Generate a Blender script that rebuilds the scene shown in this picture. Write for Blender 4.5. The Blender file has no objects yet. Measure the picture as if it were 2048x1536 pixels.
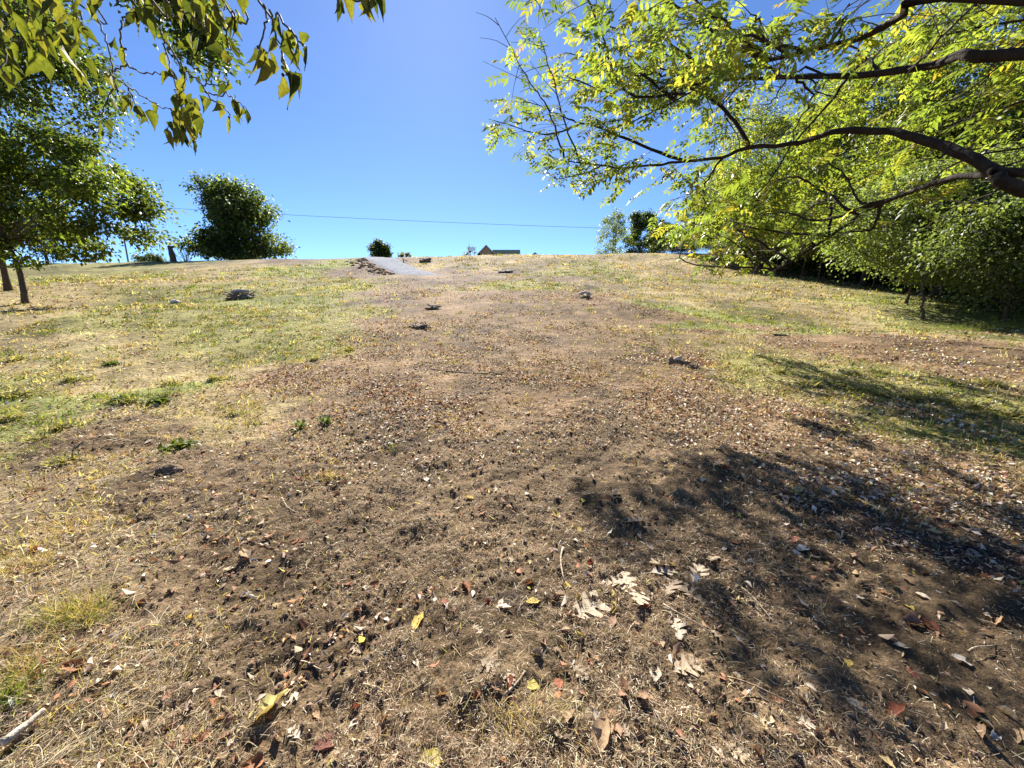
import bpy, math, random
import numpy as np
from mathutils import Vector, Matrix

# ------------------------------------------------------------------ camera, sky, sun, exposure
SC = bpy.context.scene
COL = SC.collection
FPX = 769.0                       # focal length in photograph pixels (2048 wide)
PITCH = math.radians(10.9)        # looking down
CAMH = 1.5
SUN_EL = math.radians(37.5)
SUN_AZ = math.radians(-9.6)       # from +Y, negative = to the left

cam_d = bpy.data.cameras.new('camera')
cam_d.sensor_width = 36.0
cam_d.lens = 36.0 * FPX / 2048.0
cam_d.clip_start = 0.02
cam_d.clip_end = 3000
cam = bpy.data.objects.new('camera', cam_d)
cam.location = (0, 0, CAMH)
cam.rotation_euler = (math.pi / 2 - PITCH, 0, 0)
COL.objects.link(cam)
SC.camera = cam

w = bpy.data.worlds.new('World'); SC.world = w; w.use_nodes = True
nt = w.node_tree
sky = nt.nodes.new('ShaderNodeTexSky'); sky.sky_type = 'NISHITA'; sky.sun_disc = False
sky.sun_elevation = SUN_EL; sky.sun_rotation = SUN_AZ
sky.altitude = 2500; sky.air_density = 0.75; sky.dust_density = 0.5; sky.ozone_density = 8.0
bgn = nt.nodes['Background']; bgn.inputs['Strength'].default_value = 0.071
nt.links.new(sky.outputs[0], bgn.inputs['Color'])

sd = bpy.data.lights.new('sun', 'SUN'); sd.energy = 5.0; sd.angle = math.radians(0.53); sd.color = (1.0, 0.95, 0.87)
so = bpy.data.objects.new('sun', sd); COL.objects.link(so)
sdir = Vector((math.sin(SUN_AZ) * math.cos(SUN_EL), math.cos(SUN_AZ) * math.cos(SUN_EL), math.sin(SUN_EL)))
so.rotation_euler = sdir.to_track_quat('Z', 'Y').to_euler()
so.location = (0, 0, 30)

SC.view_settings.view_transform = 'Standard'
SC.view_settings.look = 'None'
SC.view_settings.gamma = 1.0
SC.view_settings.use_curve_mapping = False
SC.view_settings.exposure = 1.68
SC.render.engine = 'CYCLES'
SC.cycles.max_bounces = 6
SC.cycles.diffuse_bounces = 3
SC.cycles.transmission_bounces = 4
SC.cycles.caustics_reflective = False
SC.cycles.caustics_refractive = False

rng = np.random.default_rng(11)
random.seed(11)

# ------------------------------------------------------------------ pixel -> world
SP, CP = math.sin(PITCH), math.cos(PITCH)
def ray(px, py):
    vx = (px - 1024) / FPX; vy = (768 - py) / FPX
    return np.array([vx, CP + vy * SP, -SP + vy * CP])
def P(px, py, Y):
    d = ray(px, py)
    return np.array([0, 0, CAMH]) + d * (Y / d[1])

# ------------------------------------------------------------------ noise and terrain
def _hash(ix, iy, seed):
    h = (ix.astype(np.int64) * 374761393 + iy.astype(np.int64) * 668265263 + seed * 1442695041) & 0xFFFFFFFF
    h = ((h ^ (h >> 13)) * 1274126177) & 0xFFFFFFFF
    return ((h ^ (h >> 16)) & 0xFFFF) / 65535.0
def vnoise(x, y, seed=0):
    x = np.asarray(x, float); y = np.asarray(y, float)
    ix = np.floor(x); iy = np.floor(y); fx = x - ix; fy = y - iy
    fx = fx * fx * (3 - 2 * fx); fy = fy * fy * (3 - 2 * fy)
    a = _hash(ix, iy, seed); b = _hash(ix + 1, iy, seed); c = _hash(ix, iy + 1, seed); d = _hash(ix + 1, iy + 1, seed)
    return (a * (1 - fx) + b * fx) * (1 - fy) + (c * (1 - fx) + d * fx) * fy - 0.5
def fbm(x, y, sc, oct=3, seed=0):
    v = 0; a = 1.0
    for o in range(oct):
        v = v + a * vnoise(np.asarray(x) / sc + 17.3 * o, np.asarray(y) / sc - 9.1 * o, seed + o); a *= 0.5; sc *= 0.5
    return v
def sst(a, b, t):
    t = np.clip((np.asarray(t, float) - a) / (b - a), 0, 1); return t * t * (3 - 2 * t)

PD = np.array([-400, -30, -4, 0, 4, 8, 14, 20, 28, 34, 42, 48, 52, 58, 80, 700.])
PZ = np.array([-3, -.6, -.05, 0, .15, .55, 1.45, 2.4, 3.65, 4.6, 6.45, 7.9, 8.6, 8.95, 9.2, 11.])
def _prof(y):
    y = np.asarray(y, float)
    # smoothed piecewise profile
    s = np.clip(np.abs(y) * .06, .3, 3.0)
    return sum(np.interp(y + k * s, PD, PZ) for k in (-1, -.5, 0, .5, 1)) / 5
def bump(x, y, cx, cy, rx, ry, h):
    return h * np.exp(-((x - cx) / rx) ** 2 - ((y - cy) / ry) ** 2)
def hgt0(x, y):
    x = np.asarray(x, float); y = np.asarray(y, float)
    z = _prof(y)
    z = z + sst(22, 52, y) * np.where(x < 0, .018 * x, .010 * x) * (1 - sst(90, 140, np.abs(x)))
    z = z + bump(x, y, -13, 11.5, 6, 3, .40) + bump(x, y, -19, 17.5, 5, 3.5, -.55)
    z = z + bump(x, y, 9, 12.5, 7, 2.0, -.25)
    z = z - sst(16, 30, x) * .5 * (1 - sst(35, 50, y))
    return z
def hgt(x, y):
    x = np.asarray(x, float); y = np.asarray(y, float)
    r = np.hypot(x, y)
    z = hgt0(x, y)
    z = z + fbm(x, y, 5.0, 2, 5) * .16 * sst(2, 9, r)
    z = z + fbm(x, y, 1.1, 2, 9) * .05
    # berm on the uphill dirt beside the gravel drive
    return z - fbm(0.0, 0.0, 1.1, 2, 9) * .05
def fine(x, y, clod):
    r = np.hypot(x, y); f = 1 - sst(5, 16, r)
    n1 = fbm(x, y, .16, 2, 21); n2 = fbm(x, y, .045, 2, 31)
    ridged = .5 - np.abs(fbm(x, y, .09, 2, 44)) * 2
    return f * ((n1 * .034 + n2 * .016) * (.35 + clod) + ridged * .006 * clod)
H0 = float(hgt(0, 0))
cam.location.z = CAMH + H0

_ts = np.geomspace(.4, 160, 900)
def ground(px, py):
    d = ray(px, py)
    pts = np.array([0, 0, CAMH + H0])[None] + d[None] * _ts[:, None]
    below = pts[:, 2] < hgt(pts[:, 0], pts[:, 1])
    i = int(np.argmax(below)) if below.any() else len(_ts) - 1
    lo, hi = _ts[max(i - 1, 0)], _ts[i]
    for _ in range(20):
        m = (lo + hi) / 2; q = np.array([0, 0, CAMH + H0]) + d * m
        if q[2] < hgt(q[0], q[1]): hi = m
        else: lo = m
    return np.array([0, 0, CAMH + H0]) + d * hi
def onground(x, y, dz=0.0):
    return np.array([x, y, float(hgt(x, y)) + dz])

# ------------------------------------------------------------------ ground cover zones (what grows or lies where)
TYPES = {  # albedo, green, dry, litter, clods
 'D': ((.112, .077, .044), .00, .12, .07, 1.0),
 'L': ((.168, .110, .062), .05, .30, 1.0, .30),
 'G': ((.175, .158, .056), 1.0, .55, .15, .0),
 'K': ((.175, .180, .055), 1.5, .25, .10, .0),
 'Y': ((.235, .180, .090), .30, 1.0, .18, .05),
 'S': ((.165, .122, .076), .12, 2.2, .25, .30),
 'B': ((.140, .094, .062), .05, .12, .25, .6)}
ZP = {
 'S': [(50,1300),(150,1200),(100,1450),(250,1480),(60,1100),(190,1020),(20,1500)],
 'D': [(420,1300),(500,1100),(700,1250),(900,1350),(1100,1100),(1000,950),(1200,1350),(1400,1450),(1600,1250),(1700,1450),(1950,1350),(1850,1080),(1500,1080),(700,1480),(1350,980),(600,980),(150,900),(750,1000),(820,920),(1150,900),(400,950),(1000,1530),(1300,1530),(620,1530),(1600,1520)],
 'L': [(900,800),(1100,760),(1300,800),(1500,850),(1700,900),(1850,930),(1100,660),(950,700),(1250,640),(1450,660),(1000,620),(800,760),(1350,720),(650,780),(1700,700),(1950,740),(2020,700),(1150,600),(900,600),(620,740),(800,640),(850,585),(1050,590),(1200,615),(960,580),(760,690),(1600,960),(2000,1000),(1800,690)],
 'G': [(600,640),(480,640),(550,680),(400,590),(560,560),(620,590),(300,640),(100,560),(300,530),(1280,560),(1100,545),(1000,570),(1750,760),(1900,800),(2000,830),(1650,740)],
 'K': [(1300,620),(1400,640),(1560,655),(600,545),(560,600),(60,800),(330,790),(120,850),(1950,620),(2020,650)],
 'Y': [(100,640),(50,700),(200,760),(400,760),(450,560),(150,590),(1500,600),(1700,640),(1850,660),(1400,590),(1300,530),(1100,520),(900,530),(400,540),(300,850),(450,830),(1600,700)],
 'B': [(680,530),(720,545),(900,560),(860,530),(980,545),(640,520),(1060,560),(750,600)]}
_zx = []; _zv = []
for k, pts in ZP.items():
    for (a, b) in pts:
        g = ground(a, b); _zx.append((math.atan2(g[0], g[1]) * 1.3, math.log(np.hypot(g[0], g[1]))))
        t = TYPES[k]; _zv.append(list(t[0]) + list(t[1:]))
for a in (-2.6, -1.9, 1.9, 2.6, 3.1):
    for lr in (-.5, .5, 1.5, 2.5, 3.5, 4.5):
        _zx.append((a * 1.3, lr)); t = TYPES['Y' if lr > 1 else 'D']; _zv.append(list(t[0]) + list(t[1:]))
for a in (-.9, -.4, 0, .4, .9):
    for lr in (4.4, 5.2, 6.0):
        _zx.append((a * 1.3, lr)); t = TYPES['G']; _zv.append(list(t[0]) + list(t[1:]))
_zx = np.array(_zx); _zv = np.array(_zv)
def zone(x, y):
    """n x 7: albedo rgb, green, dry, litter, clod"""
    x = np.ravel(np.asarray(x, float)); y = np.ravel(np.asarray(y, float))
    r = np.maximum(np.hypot(x, y), .2)
    wx = fbm(x / r, np.log(r), .18, 4, 71) * .26; wy = fbm(x / r, np.log(r), .18, 4, 81) * .26
    a = np.arctan2(x, y) * 1.3 + wx; l = np.log(r) + wy
    out = np.zeros((len(x), 7)); B = 20000
    for s in range(0, len(x), B):
        d2 = (a[s:s+B, None] - _zx[None, :, 0]) ** 2 + (l[s:s+B, None] - _zx[None, :, 1]) ** 2
        wgt = 1 / (d2 + .0008) ** 2.4
        out[s:s+B] = wgt @ _zv / wgt.sum(1)[:, None]
    return out

# ------------------------------------------------------------------ mesh helpers
def mesh(name, V, quads=None, tris=None, col=None, smooth=True):
    me = bpy.data.meshes.new(name)
    V = np.asarray(V, np.float32).reshape(-1, 3)
    q = np.zeros((0, 4), np.int32) if quads is None else np.asarray(quads, np.int32).reshape(-1, 4)
    t = np.zeros((0, 3), np.int32) if tris is None else np.asarray(tris, np.int32).reshape(-1, 3)
    me.vertices.add(len(V)); me.vertices.foreach_set('co', V.ravel())
    nl = len(q) * 4 + len(t) * 3
    me.loops.add(nl); me.loops.foreach_set('vertex_index', np.concatenate([q.ravel(), t.ravel()]))
    me.polygons.add(len(q) + len(t))
    st = np.concatenate([np.arange(len(q)) * 4, len(q) * 4 + np.arange(len(t)) * 3]).astype(np.int32)
    me.polygons.foreach_set('loop_start', st)
    me.polygons.foreach_set('use_smooth', np.full(len(q) + len(t), smooth))
    me.update(calc_edges=True)
    if col is not None:
        c = np.ones((len(V), 4), np.float32); c[:, :3] = np.asarray(col, np.float32).reshape(-1, 3)
        at = me.color_attributes.new('col', 'FLOAT_COLOR', 'POINT'); at.data.foreach_set('color', c.ravel())
    return me
class Acc:
    def __init__(s): s.V = []; s.Q = []; s.T = []; s.C = []; s.n = 0
    def add(s, V, quads=None, tris=None, col=(1, 1, 1)):
        V = np.asarray(V, float).reshape(-1, 3)
        if quads is not None and len(quads): s.Q.append(np.asarray(quads).reshape(-1, 4) + s.n)
        if tris is not None and len(tris): s.T.append(np.asarray(tris).reshape(-1, 3) + s.n)
        c = np.asarray(col, float)
        s.C.append(np.broadcast_to(c, (len(V), 3)) if c.ndim == 1 else c)
        s.V.append(V); s.n += len(V); return s
    def mesh(s, name, smooth=True):
        return mesh(name, np.concatenate(s.V), np.concatenate(s.Q) if s.Q else None, np.concatenate(s.T) if s.T else None, np.concatenate(s.C), smooth)
def link(name, data, mat=None, parent=None):
    o = bpy.data.objects.new(name, data)
    if mat is not None and data is not None and not data.materials: data.materials.append(mat)
    if parent is not None: o.parent = parent
    COL.objects.link(o); return o
def tag(o, label=None, cat=None, group=None, kind=None):
    if label: o['label'] = label
    if cat: o['category'] = cat
    if group: o['group'] = group
    if kind: o['kind'] = kind
    return o
def empty(name, loc, rz=0.0, s=1.0):
    o = link(name, None); o.location = loc; o.rotation_euler = (0, 0, rz); o.scale = (s, s, s); o.empty_display_size = .2
    return o
def copy_tree(o, parent=None):
    c = o.copy(); COL.objects.link(c); c.parent = parent
    for ch in [x for x in bpy.data.objects if x.parent == o]: copy_tree(ch, c)
    return c

def tube(acc, pts, radii, n=6, col=(1, 1, 1), wob=0.0, cap=True):
    pts = np.asarray(pts, float); m = len(pts); radii = np.broadcast_to(np.asarray(radii, float), (m,))
    tan = np.gradient(pts, axis=0); tan /= np.linalg.norm(tan, axis=1)[:, None] + 1e-9
    ref = np.array([0, 0, 1.]) if abs(tan[0][2]) < .9 else np.array([1., 0, 0])
    u = np.cross(tan[0], ref); u /= np.linalg.norm(u)
    V = []; ang = np.arange(n) * 2 * math.pi / n
    for i in range(m):
        u = u - tan[i] * np.dot(u, tan[i]); u /= np.linalg.norm(u) + 1e-9
        v = np.cross(tan[i], u)
        rr = radii[i] * (1 + (rng.random(n) - .5) * wob)
        V.append(pts[i] + np.cos(ang)[:, None] * u * rr[:, None] + np.sin(ang)[:, None] * v * rr[:, None])
    V = np.concatenate(V); Q = []
    for i in range(m - 1):
        for k in range(n):
            a = i * n + k; b = i * n + (k + 1) % n; Q.append((a, b, b + n, a + n))
    T = []
    if cap:
        c0 = len(V); V = np.vstack([V, pts[0], pts[-1]])
        for k in range(n):
            T.append((c0, (k + 1) % n, k)); e = (m - 1) * n; T.append((c0 + 1, e + k, e + (k + 1) % n))
    acc.add(V, Q, T, col)
def resample(pts, n, jitter=0.0):
    pts = np.asarray(pts, float)
    if len(pts) > 2:                      # Catmull-Rom
        e = np.vstack([2 * pts[0] - pts[1], pts, 2 * pts[-1] - pts[-2]]); out = []
        k = max(2, int(n / (len(pts) - 1)))
        for i in range(1, len(e) - 2):
            for t in np.arange(k) / k:
                a, b, c, d = e[i-1], e[i], e[i+1], e[i+2]
                out.append(.5 * (2*b + (c-a)*t + (2*a-5*b+4*c-d)*t*t + (3*b-a-3*c+d)*t**3))
        out.append(pts[-1]); out = np.array(out)
    else:
        t = np.linspace(0, 1, n)[:, None]; out = pts[0] * (1 - t) + pts[1] * t
    if jitter:
        j = rng.normal(0, jitter, out.shape); j[0] = 0; j[-1] = 0; out = out + j
    return out

def leaf_tpl(prof, fold=.12, curl=.0, twist=0.0, asym=0.0, wave=0.0, stem=0.0):
    """leaf along +Y from 0 to 1, normal +Z; prof: list of (t, halfwidth)"""
    V = []; Q = []
    for i, pr_ in enumerate(prof):
        t, hw = pr_[:2]; dy = pr_[2] if len(pr_) > 2 else 0.0
        z = -curl * t * t
        wv = wave * math.sin(i * 2.3)
        tw = twist * t
        for s in (-1, 0, 1):
            x = s * hw * (1 + asym * s); zz = abs(s) * fold * hw * 2 + z + wv * s * hw
            V.append((x * math.cos(tw) - zz * math.sin(tw) * .3 * abs(s), t - (curl * t * .3) + dy * abs(s), zz + x * math.sin(tw)))
    for i in range(len(prof) - 1):
        a = i * 3; Q += [(a, a + 1, a + 4, a + 3), (a + 1, a + 2, a + 5, a + 4)]
    V = np.array(V)
    if stem:
        n = len(V); V = np.vstack([V, [(-.008, -stem, 0), (.008, -stem, 0), (.008, .02, 0), (-.008, .02, 0)]]); Q.append((n, n + 1, n + 2, n + 3))
    return V, np.array(Q)
def frames(d, nrm):
    d = d / (np.linalg.norm(d, axis=1)[:, None] + 1e-9)
    nrm = nrm - d * (d * nrm).sum(1)[:, None]; nrm /= np.linalg.norm(nrm, axis=1)[:, None] + 1e-9
    s = np.cross(d, nrm)
    return np.stack([s, d, nrm], axis=2)
def scatter(acc, tpl, pos, R, sc, cols):
    V, Q = tpl; N = len(pos)
    sc = np.asarray(sc, float)
    if sc.ndim == 1: sc = np.repeat(sc[:, None], 3, 1)
    W = V[None] * sc[:, None, :]
    W = np.einsum('nij,nkj->nki', R, W) + pos[:, None, :]
    k = len(V); idx = (np.arange(N) * k)[:, None, None]
    C = np.repeat(np.asarray(cols, float), k, 0)
    if Q.shape[1] == 4: acc.add(W.reshape(-1, 3), quads=(Q[None] + idx).reshape(-1, 4), col=C)
    else: acc.add(W.reshape(-1, 3), tris=(Q[None] + idx).reshape(-1, 3), col=C)
def rand_dir(n):
    v = rng.normal(0, 1, (n, 3)); return v / np.linalg.norm(v, axis=1)[:, None]
def palette(cols, n, var=.15, wts=None):
    cols = np.array(cols, float); i = rng.choice(len(cols), n, p=None if wts is None else np.array(wts) / np.sum(wts))
    return np.clip(cols[i] * (1 + rng.normal(0, var, (n, 1))) * (1 + rng.normal(0, var * .18, (n, 3))), .005, .95)

# ------------------------------------------------------------------ materials
def mat_new(name):
    m = bpy.data.materials.new(name); m.use_nodes = True
    return m, m.node_tree, m.node_tree.nodes['Principled BSDF']
def mat_attr(name, rough=.8, spec=.2, noise=0.0, scale=30, bumpst=0.0, bscale=60, rnd=0.0):
    m, t, b = mat_new(name)
    a = t.nodes.new('ShaderNodeAttribute'); a.attribute_name = 'col'
    c = a.outputs['Color']
    if noise:
        n = t.nodes.new('ShaderNodeTexNoise'); n.inputs['Scale'].default_value = scale; n.inputs['Detail'].default_value = 5
        tc = t.nodes.new('ShaderNodeTexCoord'); t.links.new(tc.outputs['Object'], n.inputs['Vector'])
        mr = t.nodes.new('ShaderNodeMapRange'); mr.inputs[1].default_value = .3; mr.inputs[2].default_value = .7
        mr.inputs[3].default_value = 1 - noise; mr.inputs[4].default_value = 1 + noise
        t.links.new(n.outputs[0], mr.inputs[0])
        v = t.nodes.new('ShaderNodeVectorMath'); v.operation = 'SCALE'
        t.links.new(c, v.inputs[0]); t.links.new(mr.outputs[0], v.inputs['Scale']); c = v.outputs[0]
    if rnd:
        oi = t.nodes.new('ShaderNodeObjectInfo')
        mr2 = t.nodes.new('ShaderNodeMapRange'); mr2.inputs[3].default_value = 1 - rnd; mr2.inputs[4].default_value = 1 + rnd
        t.links.new(oi.outputs['Random'], mr2.inputs[0])
        v = t.nodes.new('ShaderNodeVectorMath'); v.operation = 'SCALE'
        t.links.new(c, v.inputs[0]); t.links.new(mr2.outputs[0], v.inputs['Scale']); c = v.outputs[0]
    t.links.new(c, b.inputs['Base Color'])
    b.inputs['Roughness'].default_value = rough; b.inputs['Specular IOR Level'].default_value = spec
    if bumpst:
        n = t.nodes.new('ShaderNodeTexNoise'); n.inputs['Scale'].default_value = bscale; n.inputs['Detail'].default_value = 6
        tc = t.nodes.new('ShaderNodeTexCoord'); t.links.new(tc.outputs['Object'], n.inputs['Vector'])
        bp = t.nodes.new('ShaderNodeBump'); bp.inputs['Strength'].default_value = bumpst; bp.inputs['Distance'].default_value = .02
        t.links.new(n.outputs[0], bp.inputs['Height']); t.links.new(bp.outputs[0], b.inputs['Normal'])
    return m
def mat_leaf(name, trans=(1.6, 1.7, .5), fac=.45, rough=.45, spec=.35, rnd=.0, mottled=0.0, mscale=40):
    """thin leaf: own colour from the mesh, light shining through is warmer and brighter"""
    m, t, b = mat_new(name)
    a = t.nodes.new('ShaderNodeAttribute'); a.attribute_name = 'col'; c = a.outputs['Color']
    if rnd:
        oi = t.nodes.new('ShaderNodeObjectInfo'); mr2 = t.nodes.new('ShaderNodeMapRange')
        mr2.inputs[3].default_value = 1 - rnd; mr2.inputs[4].default_value = 1 + rnd
        t.links.new(oi.outputs['Random'], mr2.inputs[0])
        v = t.nodes.new('ShaderNodeVectorMath'); v.operation = 'SCALE'
        t.links.new(c, v.inputs[0]); t.links.new(mr2.outputs[0], v.inputs['Scale']); c = v.outputs[0]
    if mottled:
        n = t.nodes.new('ShaderNodeTexNoise'); n.inputs['Scale'].default_value = mscale; n.inputs['Detail'].default_value = 4
        tc = t.nodes.new('ShaderNodeTexCoord'); t.links.new(tc.outputs['Object'], n.inputs['Vector'])
        mr = t.nodes.new('ShaderNodeMapRange'); mr.inputs[1].default_value = .35; mr.inputs[2].default_value = .65
        mr.inputs[3].default_value = 1 - mottled; mr.inputs[4].default_value = 1 + mottled
        t.links.new(n.outputs[0], mr.inputs[0])
        v = t.nodes.new('ShaderNodeVectorMath'); v.operation = 'SCALE'
        t.links.new(c, v.inputs[0]); t.links.new(mr.outputs[0], v.inputs['Scale']); c = v.outputs[0]
    t.links.new(c, b.inputs['Base Color'])
    b.inputs['Roughness'].default_value = rough; b.inputs['Specular IOR Level'].default_value = spec
    tr = t.nodes.new('ShaderNodeBsdfTranslucent')
    vm = t.nodes.new('ShaderNodeVectorMath'); vm.operation = 'MULTIPLY'; vm.inputs[1].default_value = trans
    t.links.new(c, vm.inputs[0]); t.links.new(vm.outputs[0], tr.inputs['Color'])
    mx = t.nodes.new('ShaderNodeMixShader'); mx.inputs[0].default_value = fac
    t.links.new(b.outputs[0], mx.inputs[1]); t.links.new(tr.outputs[0], mx.inputs[2])
    t.links.new(mx.outputs[0], t.nodes['Material Output'].inputs['Surface'])
    return m
def mat_ground():
    m, t, b = mat_new('soil')
    L = t.links.new
    a = t.nodes.new('ShaderNodeAttribute'); a.attribute_name = 'col'
    tc = t.nodes.new('ShaderNodeTexCoord')
    def nz(scale, det=6, rough=.6):
        n = t.nodes.new('ShaderNodeTexNoise'); n.inputs['Scale'].default_value = scale; n.inputs['Detail'].default_value = det
        n.inputs['Roughness'].default_value = rough; L(tc.outputs['Object'], n.inputs['Vector']); return n.outputs[0]
    def mr(x, lo, hi, a0=.3, a1=.7):
        n = t.nodes.new('ShaderNodeMapRange'); n.inputs[1].default_value = a0; n.inputs[2].default_value = a1
        n.inputs[3].default_value = lo; n.inputs[4].default_value = hi; L(x, n.inputs[0]); return n.outputs[0]
    def mul(x, y):
        n = t.nodes.new('ShaderNodeMath'); n.operation = 'MULTIPLY'; L(x, n.inputs[0]); L(y, n.inputs[1]); return n.outputs[0]
    f = mul(mul(mr(nz(2.2), .75, 1.25), mr(nz(22), .65, 1.35)), mr(nz(110, 4), .6, 1.4))
    v = t.nodes.new('ShaderNodeVectorMath'); v.operation = 'SCALE'; L(a.outputs['Color'], v.inputs[0]); L(f, v.inputs['Scale'])
    L(v.outputs[0], b.inputs['Base Color'])
    b.inputs['Roughness'].default_value = .95; b.inputs['Specular IOR Level'].default_value = .1
    b1 = t.nodes.new('ShaderNodeBump'); b1.inputs['Strength'].default_value = .7; b1.inputs['Distance'].default_value = .02; L(nz(70, 6, .7), b1.inputs['Height'])
    b2 = t.nodes.new('ShaderNodeBump'); b2.inputs['Strength'].default_value = .5; b2.inputs['Distance'].default_value = .10; L(nz(9, 5), b2.inputs['Height'])
    L(b1.outputs[0], b2.inputs['Normal']); L(b2.outputs[0], b.inputs['Normal'])
    return m
M = {}
M['soil'] = mat_ground()
M['bark'] = mat_attr('bark', .9, .1, .35, 14, .9, 22)
M['twig'] = mat_attr('twig_bark', .8, .2, .2, 40)
M['leaf'] = mat_leaf('foliage', (1.7, 1.8, .6), .5, .5, .3)
M['walnut'] = mat_leaf('walnut_leaf', (1.6, 1.62, .62), .55, .45, .35, .18)
M['hack'] = mat_leaf('hackberry_leaf', (1.5, 1.5, .4), .45, .65, .10, .18, .25, 6)
M['dry'] = mat_leaf('dry_leaf', (1.2, .95, .6), .22, .7, .15, .22, .22, 7)
M['litter'] = mat_leaf('leaf_litter', (1.2, .95, .6), .18, .75, .12)
M['grass'] = mat_leaf('grass_blade', (1.4, 1.4, .5), .35, .6, .25)
M['wood'] = mat_attr('weathered_wood', .85, .15, .3, 30, .6, 50, .15)
M['roof'] = mat_attr('roof_shingle', 1.0, .0, .25, 3)
M['stone'] = mat_attr('soil_clod', .95, .08, .3, 60, .6, 90)

# ------------------------------------------------------------------ ground sheet
rr = np.concatenate([np.geomspace(.12, .8, 24, endpoint=False), np.geomspace(.8, 8, 350, endpoint=False),
                     np.geomspace(8, 60, 170, endpoint=False), np.geomspace(60, 900, 34)])
th = np.concatenate([np.linspace(-1.6, -1.12, 30, endpoint=False), np.linspace(-1.12, 1.12, 410), np.linspace(1.12, 1.6, 31)[1:], np.linspace(1.6, 2 * math.pi - 1.6, 40)[1:-1]])
Rg, Tg = np.meshgrid(rr, th, indexing='ij')
GX = (Rg * np.sin(Tg)).ravel(); GY = (Rg * np.cos(Tg)).ravel()
Z7 = zone(GX, GY)
GZ = hgt(GX, GY) + fine(GX, GY, np.clip(Z7[:, 6], 0, 1))
nR, nT = len(rr), len(th)
V = np.stack([GX, GY, GZ], 1)
i = np.arange(nR - 1)[:, None]; k = np.arange(nT)[None]
Q = np.stack([i * nT + k, (i + 1) * nT + k, (i + 1) * nT + (k + 1) % nT, i * nT + (k + 1) % nT], 2).reshape(-1, 4)
c0 = len(V); V = np.vstack([V, onground(0, 0)])
T = np.stack([np.full(nT, c0), np.arange(nT), (np.arange(nT) + 1) % nT], 1)
gc = Z7[:, :3] * (1 + fbm(GX, GY, 2.5, 4, 91)[:, None] * .55 + fbm(GX, GY, .35, 3, 95)[:, None] * .6 + fbm(GX / (1 + Rg.ravel() * .05), GY / (1 + Rg.ravel() * .05), .5, 3, 97)[:, None] * .6)
gc = np.clip(gc, .03, .6); gc = np.vstack([gc, gc[:1]])
g = link('ground', mesh('ground', V, Q[:, ::-1], T[:, ::-1], gc), M['soil'])
tag(g, kind='structure', label='sloping bare soil and dry grass of the field')

def surf(x, y, cl):
    return hgt(x, y) + fine(x, y, np.clip(cl, 0, 1))

# ------------------------------------------------------------------ gravel drive
def drive():
    m, t, b = mat_new('gravel'); L = t.links.new
    tc = t.nodes.new('ShaderNodeTexCoord')
    vo = t.nodes.new('ShaderNodeTexVoronoi'); vo.inputs['Scale'].default_value = 9; L(tc.outputs['Object'], vo.inputs['Vector'])
    rp = t.nodes.new('ShaderNodeValToRGB'); rp.color_ramp.elements[0].color = (.15, .155, .17, 1); rp.color_ramp.elements[1].color = (.34, .35, .38, 1)
    L(vo.outputs['Color'], rp.inputs[0]); L(rp.outputs[0], b.inputs['Base Color'])
    bp = t.nodes.new('ShaderNodeBump'); bp.inputs['Strength'].default_value = .5; bp.inputs['Distance'].default_value = .05
    L(vo.outputs['Distance'], bp.inputs['Height']); L(bp.outputs[0], b.inputs['Normal']); b.inputs['Roughness'].default_value = 1.0; b.inputs['Specular IOR Level'].default_value = .02
    A = resample([(-9.42, 33.5), (-11.7, 37), (-13.74, 40.4), (-16.2, 45), (-18.8, 50), (-21.5, 55), (-25, 62)], 36)
    B = resample([(-5.18, 31), (-7.06, 34.8), (-10.18, 40.3), (-12.4, 44.8), (-14.9, 50), (-17.6, 55), (-21, 62)], 36)
    n = len(A); W = 13; V = []; Q = []
    for i in range(n):
        for j in range(W):
            f = j / (W - 1); edge = (j in (0, W - 1))
            q = A[i] * (1 - f) + B[i] * f
            q = q + rng.normal(0, .10 if edge else .02, 2)
            V.append((q[0], q[1], float(hgt(q[0], q[1])) + (-.06 if edge or i == 0 else (.02 if (j in (1, W - 2) or i in (1, 2)) else .06) + .02 * rng.random())))
    for i in range(n - 1):
        for j in range(W - 1):
            a = i * W + j; Q.append((a, a + 1, a + 1 + W, a + W))
    o = link('gravel_drive', mesh('gravel_drive', V, Q), m); tag(o, 'grey gravel drive running down over the crest of the hill', kind='structure')
    return A, B
DA, DB = drive()

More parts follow.
